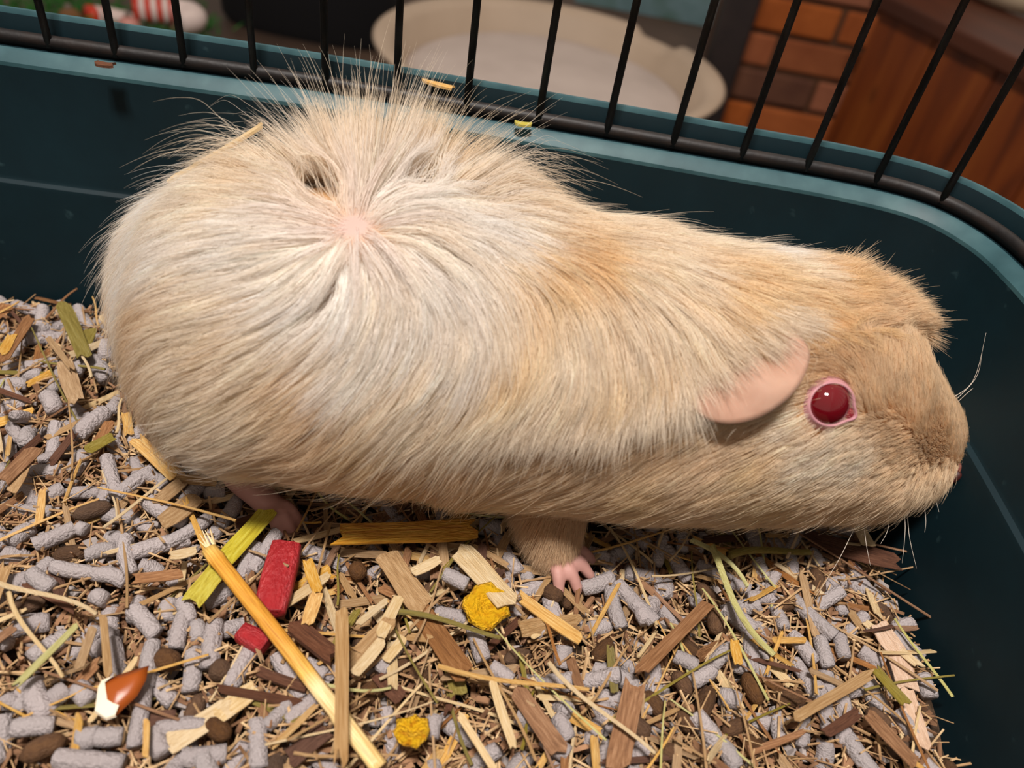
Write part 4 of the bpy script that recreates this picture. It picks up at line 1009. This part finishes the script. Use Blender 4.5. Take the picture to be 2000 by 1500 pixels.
# pale torn bark along the right edge: three pieces that follow each other
strw('pale', ((1712, 1212), (1758, 1278)), 44, 'uppermost pale pink bark scrap along the right edge', .0075)
strw('pale', ((1748, 1268), (1778, 1350)), 46, 'middle pale pink bark scrap along the right edge', .0070)
strw('pale', ((1768, 1340), (1808, 1470)), 36, 'lowest pale pink bark scrap along the right edge', .0065)

# red chews
m_chew = mat('red_chew', srgb(150, 30, 36), srgb(172, 44, 48), 3, 0.5, bump=.4, bscale=10, bdist=.02)
def chew(pts, wpx, lab, z=.009, th=.006):
    a = P2(*pts[0], z); b = P2(*pts[1], z); wd = pxm(wpx, (a+b)/2)
    V, Fc = boxvf((-.5, -.5, -.5), (.5, .5, .5)); me = bpy.data.meshes.new('red_chew'); me.from_pydata(V, [], Fc); me.materials.append(m_chew)
    bmm = bmesh.new(); bmm.from_mesh(me); bmesh.ops.subdivide_edges(bmm, edges=bmm.edges[:], cuts=3, use_grid_fill=True)
    for v in bmm.verts:
        k = 1-.10*(abs(v.co.x)*2)**3; v.co.y *= k*(1-.12*(abs(v.co.z)*2)**2); v.co.z *= k*(1-.25*(abs(v.co.y)*2)**3); v.co += Vector((random.uniform(-.012, .012), random.uniform(-.015, .015), random.uniform(-.03, .03)))
    bmm.to_mesh(me); bmm.free(); me.shade_smooth()
    o = put('red_chew', me, a, b, wd, th); tag(o, lab, 'chew'); return o
chew(((560, 1066), (526, 1198)), 66, 'thick dark red chew block left of the straw strips')
chew(((470, 1235), (520, 1262)), 40, 'small red chew bit half under the golden stalk', .006, .005)
strw('dark', ((568, 1215), (660, 1285)), 36, 'reddish dark twig beside the golden stalk', .0090, thick=.004)
strw('dark', ((500, 1310), (610, 1345)), 20, 'dark twig under the golden stalk', .0060, thick=.002)
strw('dark', ((560, 1490), (640, 1420)), 40, 'dark ridged bark piece at the bottom centre', .0080)
# yellow flakes
m_flake = mat('corn_yellow', srgb(226, 160, 14), srgb(238, 186, 30), 2.2, 0.5, bump=.6, bscale=6, bdist=.05, c3=srgb(202, 130, 12))
def flake(px, py, wpx, lab, seed):
    r = random.Random(seed); c = P2(px, py, .009); R = pxm(wpx, c)/2; V = []; Fc = []; n = 18
    rr = [1+r.uniform(-.14, .14) for _ in range(n)]
    for s, h in ((0, 0), (.45, .22), (.85, .30), (1, .12), (.9, -.1), (0, -.12)):
        for j in range(n):
            a = 2*math.pi*j/n; V.append((s*rr[j]*math.cos(a), s*rr[j]*math.sin(a), h+(r.uniform(-.05, .05) if s else 0)))
    for i in range(5):
        for j in range(n): Fc.append((i*n+j, (i+1)*n+j, (i+1)*n+(j+1) % n, i*n+(j+1) % n))
    o = meshobj('corn_flake', V, Fc, m_flake, None, True); o.scale = (R, R*1.0, R*.9); o.location = c; o.rotation_euler = (-.25, .1, r.uniform(0, 6)); tag(o, lab, 'flake')
flake(950, 1186, 92, 'round bright yellow corn flake by the cream straw strip', 3)
flake(806, 1430, 74, 'crumpled yellow corn flake near the bottom edge', 8)
# nut shell
m_shell = mat('nut_shell', srgb(138, 62, 18), srgb(164, 82, 28), 1.5, .35, stretch=(1, 9, 1)); m_nut = mat('nut_white', srgb(236, 218, 190), srgb(246, 232, 208), 5, .8, bump=.5)
c = P2(234, 1354, .010); R = pxm(88, c)/2; sh_ = empty('nut_shell', c); tag(sh_, 'broken brown nut shell with white torn edge at the lower left', 'nut shell')
V = []; Fc = []; n = 10
outl = [(-.95, .50), (-.40, .80), (.20, 1.05), (.86, 1.28), (.95, .60), (.80, -.10), (.20, -.95), (-.15, -1.10), (-.75, -.80), (-1.0, .20)]
for s, h in ((0, .30), (.55, .24), (1, 0), (.96, -.07), (0, .12)):
    for x, y in outl: V.append((x*s*R, y*s*R, h*R))
for i in range(4):
    for j in range(n): Fc.append((i*n+j, (i+1)*n+j, (i+1)*n+(j+1) % n, i*n+(j+1) % n))
meshobj('husk', V, Fc, m_shell, sh_, True)
V = []; Fc = []; rim = [outl[i] for i in (6, 7, 8, 9, 0, 1)]; ins = [(.28, -.60), (-.02, -.52), (-.32, -.38), (-.52, .0), (-.70, .36), (-.45, .66)]
for (x, y), (u, v) in zip(rim, ins):
    V += [(x*R*1.06, y*R*1.06, -.02*R), (x*R*1.0, y*R*1.0, .12*R), (u*R, v*R, .27*R)]
for i in range(5):
    for j in range(2): a = i*3+j; Fc.append((a, a+3, a+4, a+1))
meshobj('torn_edge', V, Fc, m_nut, sh_, False)['label'] = 'white torn edge'
sh_.rotation_euler = (.1, -.12, .10)

# straw lying on the back, bits caught on the rim
q0, n0 = hit(345, 372); q1, n1 = hit(535, 285)
dp = lambda q: (q-CAM)@FW
a = CAM+ray(322, 356)*(dp(q0)-.009); b = CAM+ray(530, 232)*(dp(q1)-.006)
o = put('straw_strip', S['cream'][1], a, b, .0026, .0016); tag(o, 'pale straw stalk caught in the fur of the rump', 'straw')
def rimbit(px, py, z, L, wd, kind, lab, ang_, yoff=0):
    c = atz(px, py, z); d = np.array([math.cos(ang_), math.sin(ang_), 0])*L/2
    o = put('straw_strip', S[kind][2], c-d, c+d, wd, .0016); tag(o, lab, 'straw')
rimbit(1022, 240, .0942, .0065, .0024, 'lime', 'tiny yellow straw bit on the rim behind the back', .1)
rimbit(205, 124, .0945, .006, .003, 'dark', 'tiny brown crumb on the rim at the left', .2)
rimbit(855, 162, .0990, .012, .003, 'gold', 'orange straw bit stuck by the bottom wire behind the hump', -.3)

# prominent pellets
for a in [(296,1255,284,1345,34),(284,1340,264,1458,34),(305,1425,402,1415,36),(298,1430,318,1475,44),(58,1335,88,1398,46),(24,1422,106,1415,38),(150,1442,190,1440,42),(185,1440,240,1438,38),(356,1482,442,1474,40),(502,1408,506,1500,38),(110,1482,240,1492,40),
          (262,1190,306,1240,36),(355,1172,372,1215,32),(342,1265,362,1192,34),(385,1215,388,1250,32),(420,1215,408,1302,38),(330,1062,412,1010,28),(66,1066,146,1032,32),(152,1030,168,1036,28),(100,1108,190,1120,30),(185,1118,245,1132,32),(240,1050,252,1120,30),(208,896,226,962,28),(222,972,298,916,30),
          (492,1115,542,1040,30),(470,1128,500,1062,28),(560,1412,632,1352,34),(1204,1140,1278,1216,32),(1190,1150,1212,1226,30),(1138,1152,1196,1130,32),(1318,1280,1362,1302,30),(1348,1334,1392,1308,32),(1392,1298,1428,1262,30),(1458,1236,1472,1292,30),(1416,1186,1472,1232,36),(1088,1398,1112,1444,34),(1408,1450,1440,1500,36),
          (1600,1246,1618,1302,30),(1638,1236,1648,1284,28),(1545,1236,1592,1294,30),(1750,1388,1792,1444,32),(1800,1320,1816,1362,34),(1655,1352,1706,1334,28),(868,1120,912,1142,30),(400,962,440,960,30),(180,1160,206,1172,32),(60,1120,100,1150,34),(150,850,208,802,36),(176,700,210,740,34),(0,752,52,750,28),(92,770,108,800,34),
          (1225,1165,1240,1180,28),(1250,1190,1262,1216,30),(960,1300,1000,1330,30),(850,1400,840,1440,34),(925,1230,945,1290,34),(1030,1215,1062,1240,34),(1740,1240,1800,1290,34),(1680,1270,1722,1300,36),(100,1370,130,1345,40),(150,1340,175,1370,40),(1010,1395,1060,1420,36),(1060,1440,1110,1475,36)]:
    pel(*a)
pel(868, 1120, 912, 1142, 30, 'whitish lint pellet beside the yellow corn flake', .0125)
for a in [(402,1408,450,1442,40),(36,1482,132,1440,44),(300,1282,352,1296,44),(420,1330,440,1290,44),(140,1010,220,985,32),(1255,1350,1298,1398,34),(1326,1382,1352,1432,32),(1362,1410,1390,1340,36),(1455,1310,1486,1378,36),(1160,1290,1196,1252,34),(1290,1462,1330,1480,36),(1410,1430,1462,1410,30),(1316,1310,1350,1360,32),(1395,1190,1400,1240,34),(690,1100,708,1130,34),(1690,1385,1740,1420,32),(1060,1150,1100,1170,34),(1225,1400,1270,1440,38)]:
    pel(*a, kind='drop')

# --- loose fill -------------------------------------------------------------
def scatter(n, dens, mind=0.0, ylim=(.06, .245)):
    out = []; tries = 0
    while len(out) < n and tries < 40000:
        tries += 1; x, y = random.uniform(-.25, .150), random.uniform(*ylim)
        if not inframe(x, y) or not inside_tub(x, y, .016) or hidden(x, y): continue
        px, py, _ = proj((x, y, 0))
        if random.random() > dens(px, py): continue
        if mind and any((x-a)**2+(y-b)**2 < mind*mind for a, b in occ): continue
        if mind: occ.append((x, y))
        out.append((x, y, px, py))
    return out
dp_pel = lambda px, py: .95 if px < 480 else (.18 if px < 1050 else .55)
dp_str = lambda px, py: .35 if px < 480 else (1.0 if px < 1120 else .55)
dp_drop = lambda px, py: .2 if px < 1000 else 1.0
for i, (x, y, px, py) in enumerate(scatter(232, dp_pel, .0056)):
    L = random.uniform(.006, .016); wd = random.uniform(.0042, .0056); a = random.uniform(0, math.pi); tz = random.gauss(0, .28)
    d = np.array([math.cos(a)*math.cos(tz), math.sin(a)*math.cos(tz), math.sin(tz)])*L/2; c = np.array([x, y, gz(x, y)+.0048+random.uniform(-.001, .002)])
    o = put('paper_pellet', random.choice(PEL), c-d, c+d, wd, wd*random.uniform(.85, 1), roll=random.uniform(0, 6)); tag(o, PEL_L, 'pellet', PEL_G)
for i, (x, y, px, py) in enumerate(scatter(46, dp_drop, .006)):
    L = random.uniform(.009, .014); wd = random.uniform(.0044, .0056); a = random.uniform(0, math.pi); tz = random.gauss(0, .2)
    d = np.array([math.cos(a)*math.cos(tz), math.sin(a)*math.cos(tz), math.sin(tz)])*L/2; c = np.array([x, y, gz(x, y)+.0045])
    o = put('dropping', random.choice(DRP), c-d, c+d, wd, wd); tag(o, DRP_L, 'dropping', DRP_G)
kinds = ['cream']*5+['tan']*7+['rust']*7+['gold']*4+['olive']*1+['dark']*3
for i, (x, y, px, py) in enumerate(scatter(250, dp_str)):
    k = random.choice(kinds); L = random.uniform(.008, .026); wd = random.uniform(.0010, .0032)*(1 if random.random() < .85 else 1.6); a = random.uniform(0, math.pi); tz = random.gauss(0, .16)
    d = np.array([math.cos(a)*math.cos(tz), math.sin(a)*math.cos(tz), math.sin(tz)])*L/2; c = np.array([x, y, gz(x, y)+random.uniform(.006, .0105)])
    o = put('straw_strip', random.choice(S[k]), c-d, c+d, wd, .0007, roll=random.gauss(0, .5)); tag(o, STR_L[k], 'straw', k+' strips in the bedding')
for i, (x, y, px, py) in enumerate(scatter(130, dp_str)):
    k = random.choice(['cream', 'tan', 'tan', 'rust', 'gold', 'green', 'olive']); L = random.uniform(.014, .05); wd = random.uniform(.0006, .0011); a = random.uniform(0, math.pi); tz = random.gauss(0, .10)
    d = np.array([math.cos(a)*math.cos(tz), math.sin(a)*math.cos(tz), math.sin(tz)])*L/2; c = np.array([x, y, gz(x, y)+random.uniform(.008, .0125)])
    o = put('hay_strand', random.choice(ST_[k]), c-d, c+d, wd, wd); tag(o, {'cream': 'thin cream', 'tan': 'thin tan', 'rust': 'thin reddish brown', 'gold': 'thin golden', 'green': 'thin green', 'olive': 'thin olive'}[k]+' hay stem in the loose bedding', 'hay', k+' hay stems in the bedding')
# crumbs nobody could count
def crumbs(name, n, m, lab, lrange, wrange, zr):
    V = []; Fc = []
    for x, y, px, py in scatter(n, lambda a, b: 1):
        L = random.uniform(*lrange); wd = random.uniform(*wrange); c = Vector((x, y, gz(x, y)+random.uniform(*zr)))
        d = Vector((random.gauss(0, 1), random.gauss(0, 1), random.gauss(0, .3))).normalized(); s = d.cross(Vector((random.gauss(0, .4), random.gauss(0, .4), 1))).normalized(); u = s.cross(d)
        th = wd*random.uniform(.25, .8); o = len(V)
        for e in (-1, 1):
            for f, g in ((-1, -1), (1, -1), (1, 1), (-1, 1)): V.append(c+d*(L*.5*e)+s*(wd*.5*f*random.uniform(.6, 1.1))+u*(th*.5*g))
        Fc += [(o, o+3, o+2, o+1), (o+4, o+5, o+6, o+7), (o, o+1, o+5, o+4), (o+1, o+2, o+6, o+5), (o+2, o+3, o+7, o+6), (o+3, o, o+4, o+7)]
    o = meshobj(name, V, Fc, m); tag(o, lab, 'bedding', None, 'stuff')
m_fluff = mat('crumb_mix', srgb(122, 88, 58), srgb(172, 138, 98), 140, .8, c3=srgb(210, 180, 138), detail=2)
m_fluff2 = mat('crumb_brown', srgb(92, 62, 42), srgb(134, 98, 70), 140, .85, c3=srgb(164, 124, 92), detail=2)
crumbs('straw_crumbs', 4600, m_fluff, 'fine tan straw crumbs scattered through the bedding', (.003, .015), (.00025, .0008), (.0005, .0080))
crumbs('wood_crumbs', 3000, m_fluff2, 'fine reddish brown wood crumbs scattered through the bedding', (.003, .009), (.0006, .0018), (.000, .006))
crumbs('paper_crumbs', 1100, mat('pulp_crumb', srgb(140, 130, 126), srgb(168, 158, 154), 300, .95), 'grey paper crumbs scattered through the bedding', (.0015, .0045), (.0015, .0035), (.000, .004))

# ---- every loose piece gets the label of its place; buried ones are taken out
bpy.context.view_layer.update(); dg = bpy.context.evaluated_depsgraph_get()
fur.hide_viewport = True; dg.update()
def seen(o):
    me = o.data; mw = o.matrix_world; hits = 0; n_ = len(me.vertices)
    for i in range(0, n_, max(1, n_//14)):
        p_ = mw @ me.vertices[i].co; px, py, _ = proj(np.array(p_))
        if not (0 <= px < 2000 and 0 <= py < 1500) or hidden(p_[0], p_[1]): continue
        d_ = p_-Vector(CAM); ok, loc, nor, ix, ob, mt = C.ray_cast(dg, Vector(CAM), d_.normalized(), distance=d_.length*1.02)
        if ok and ob.name == o.name: hits += 1
    return hits
LM = [((950, 1186), 'the round corn flake'), ((806, 1430), 'the crumpled corn flake'), ((234, 1354), 'the nut shell'), ((545, 1130), 'the thick red chew'), ((495, 1250), 'the small red chew bit'),
      ((790, 1038), 'the broad amber straw'), ((470, 1060), 'the lime leaf strip'), ((1455, 1170), 'the long pale green stem'), ((1312, 1250), 'the slanting brown sliver'), ((1222, 1420), 'the broad reddish sliver'),
      ((1758, 1310), 'the pale bark scrap'), ((1630, 1358), 'the long tan strip'), ((668, 1340), 'the upright tan strip'), ((305, 895), 'the curved golden strip'), ((145, 640), 'the leaning olive leaf'),
      ((90, 1280), 'the pale green blade'), ((1660, 1075), 'the dark bark strip'), ((1100, 1115), 'the front paw'), ((540, 985), 'the hind foot'), ((390, 1415), 'the wide pale shaving'), ((30, 910), 'the rusty flat sliver'), ((1740, 1445), 'the lower rusty sliver'),
      ((1180, 1385), 'the thin cream stem'), ((1000, 1320), 'the thin yellow stem'), ((1440, 1275), 'the golden yellow chip'), ((940, 1440), 'the cream splinter'), ((420, 1130), 'the top of the golden stalk'), ((130, 745), 'the standing tan strip')]
ORD = ['nearest', 'second', 'third', 'fourth', 'fifth', 'sixth', 'seventh', 'eighth', 'ninth', 'tenth', 'eleventh', 'twelfth']
SEC = ['right of', 'below and right of', 'below', 'below and left of', 'left of', 'above and left of', 'above', 'above and right of']
GEN = {PEL_L: 'grey paper pellet', DRP_L: 'dark brown oval dropping'}
for k_, v_ in STR_L.items(): GEN[v_] = {'gold': 'golden straw strip', 'cream': 'cream straw strip', 'tan': 'tan straw strip', 'rust': 'rusty brown wood sliver', 'olive': 'olive leaf strip', 'green': 'green hay strip', 'dark': 'dark brown bark sliver'}[k_]
for q in ('cream', 'tan', 'reddish brown', 'golden', 'green', 'olive'): GEN['thin '+q+' hay stem in the loose bedding'] = 'thin '+q+' hay strand'
slots = {}
for o in list(C.objects):
    if o.type != 'MESH' or o.parent or 'category' not in o or o['category'] not in ('pellet', 'dropping', 'straw', 'hay'): continue
    lb = o['label']; h_ = seen(o)
    if lb not in GEN: continue
    if h_ == 0:
        bpy.data.objects.remove(o); continue
    px, py, _ = proj(np.array(o.matrix_world.translation)); j = min(range(len(LM)), key=lambda i: (LM[i][0][0]-px)**2+(LM[i][0][1]-py)**2)
    dx, dy = px-LM[j][0][0], py-LM[j][0][1]; sec = int(((math.degrees(math.atan2(dy, dx))+22.5) % 360)//45)
    slots.setdefault((GEN[lb], j, sec), []).append((math.hypot(dx, dy), o))
for (g_, j, sec), L_ in slots.items():
    L_.sort(key=lambda t: t[0])
    for i, (d_, o) in enumerate(L_):
        o['label'] = (g_+' just '+SEC[sec]+' '+LM[j][1]) if len(L_) == 1 else (ORD[min(i, 11)]+' '+g_+' '+SEC[sec]+' '+LM[j][1])
fur.hide_viewport = False
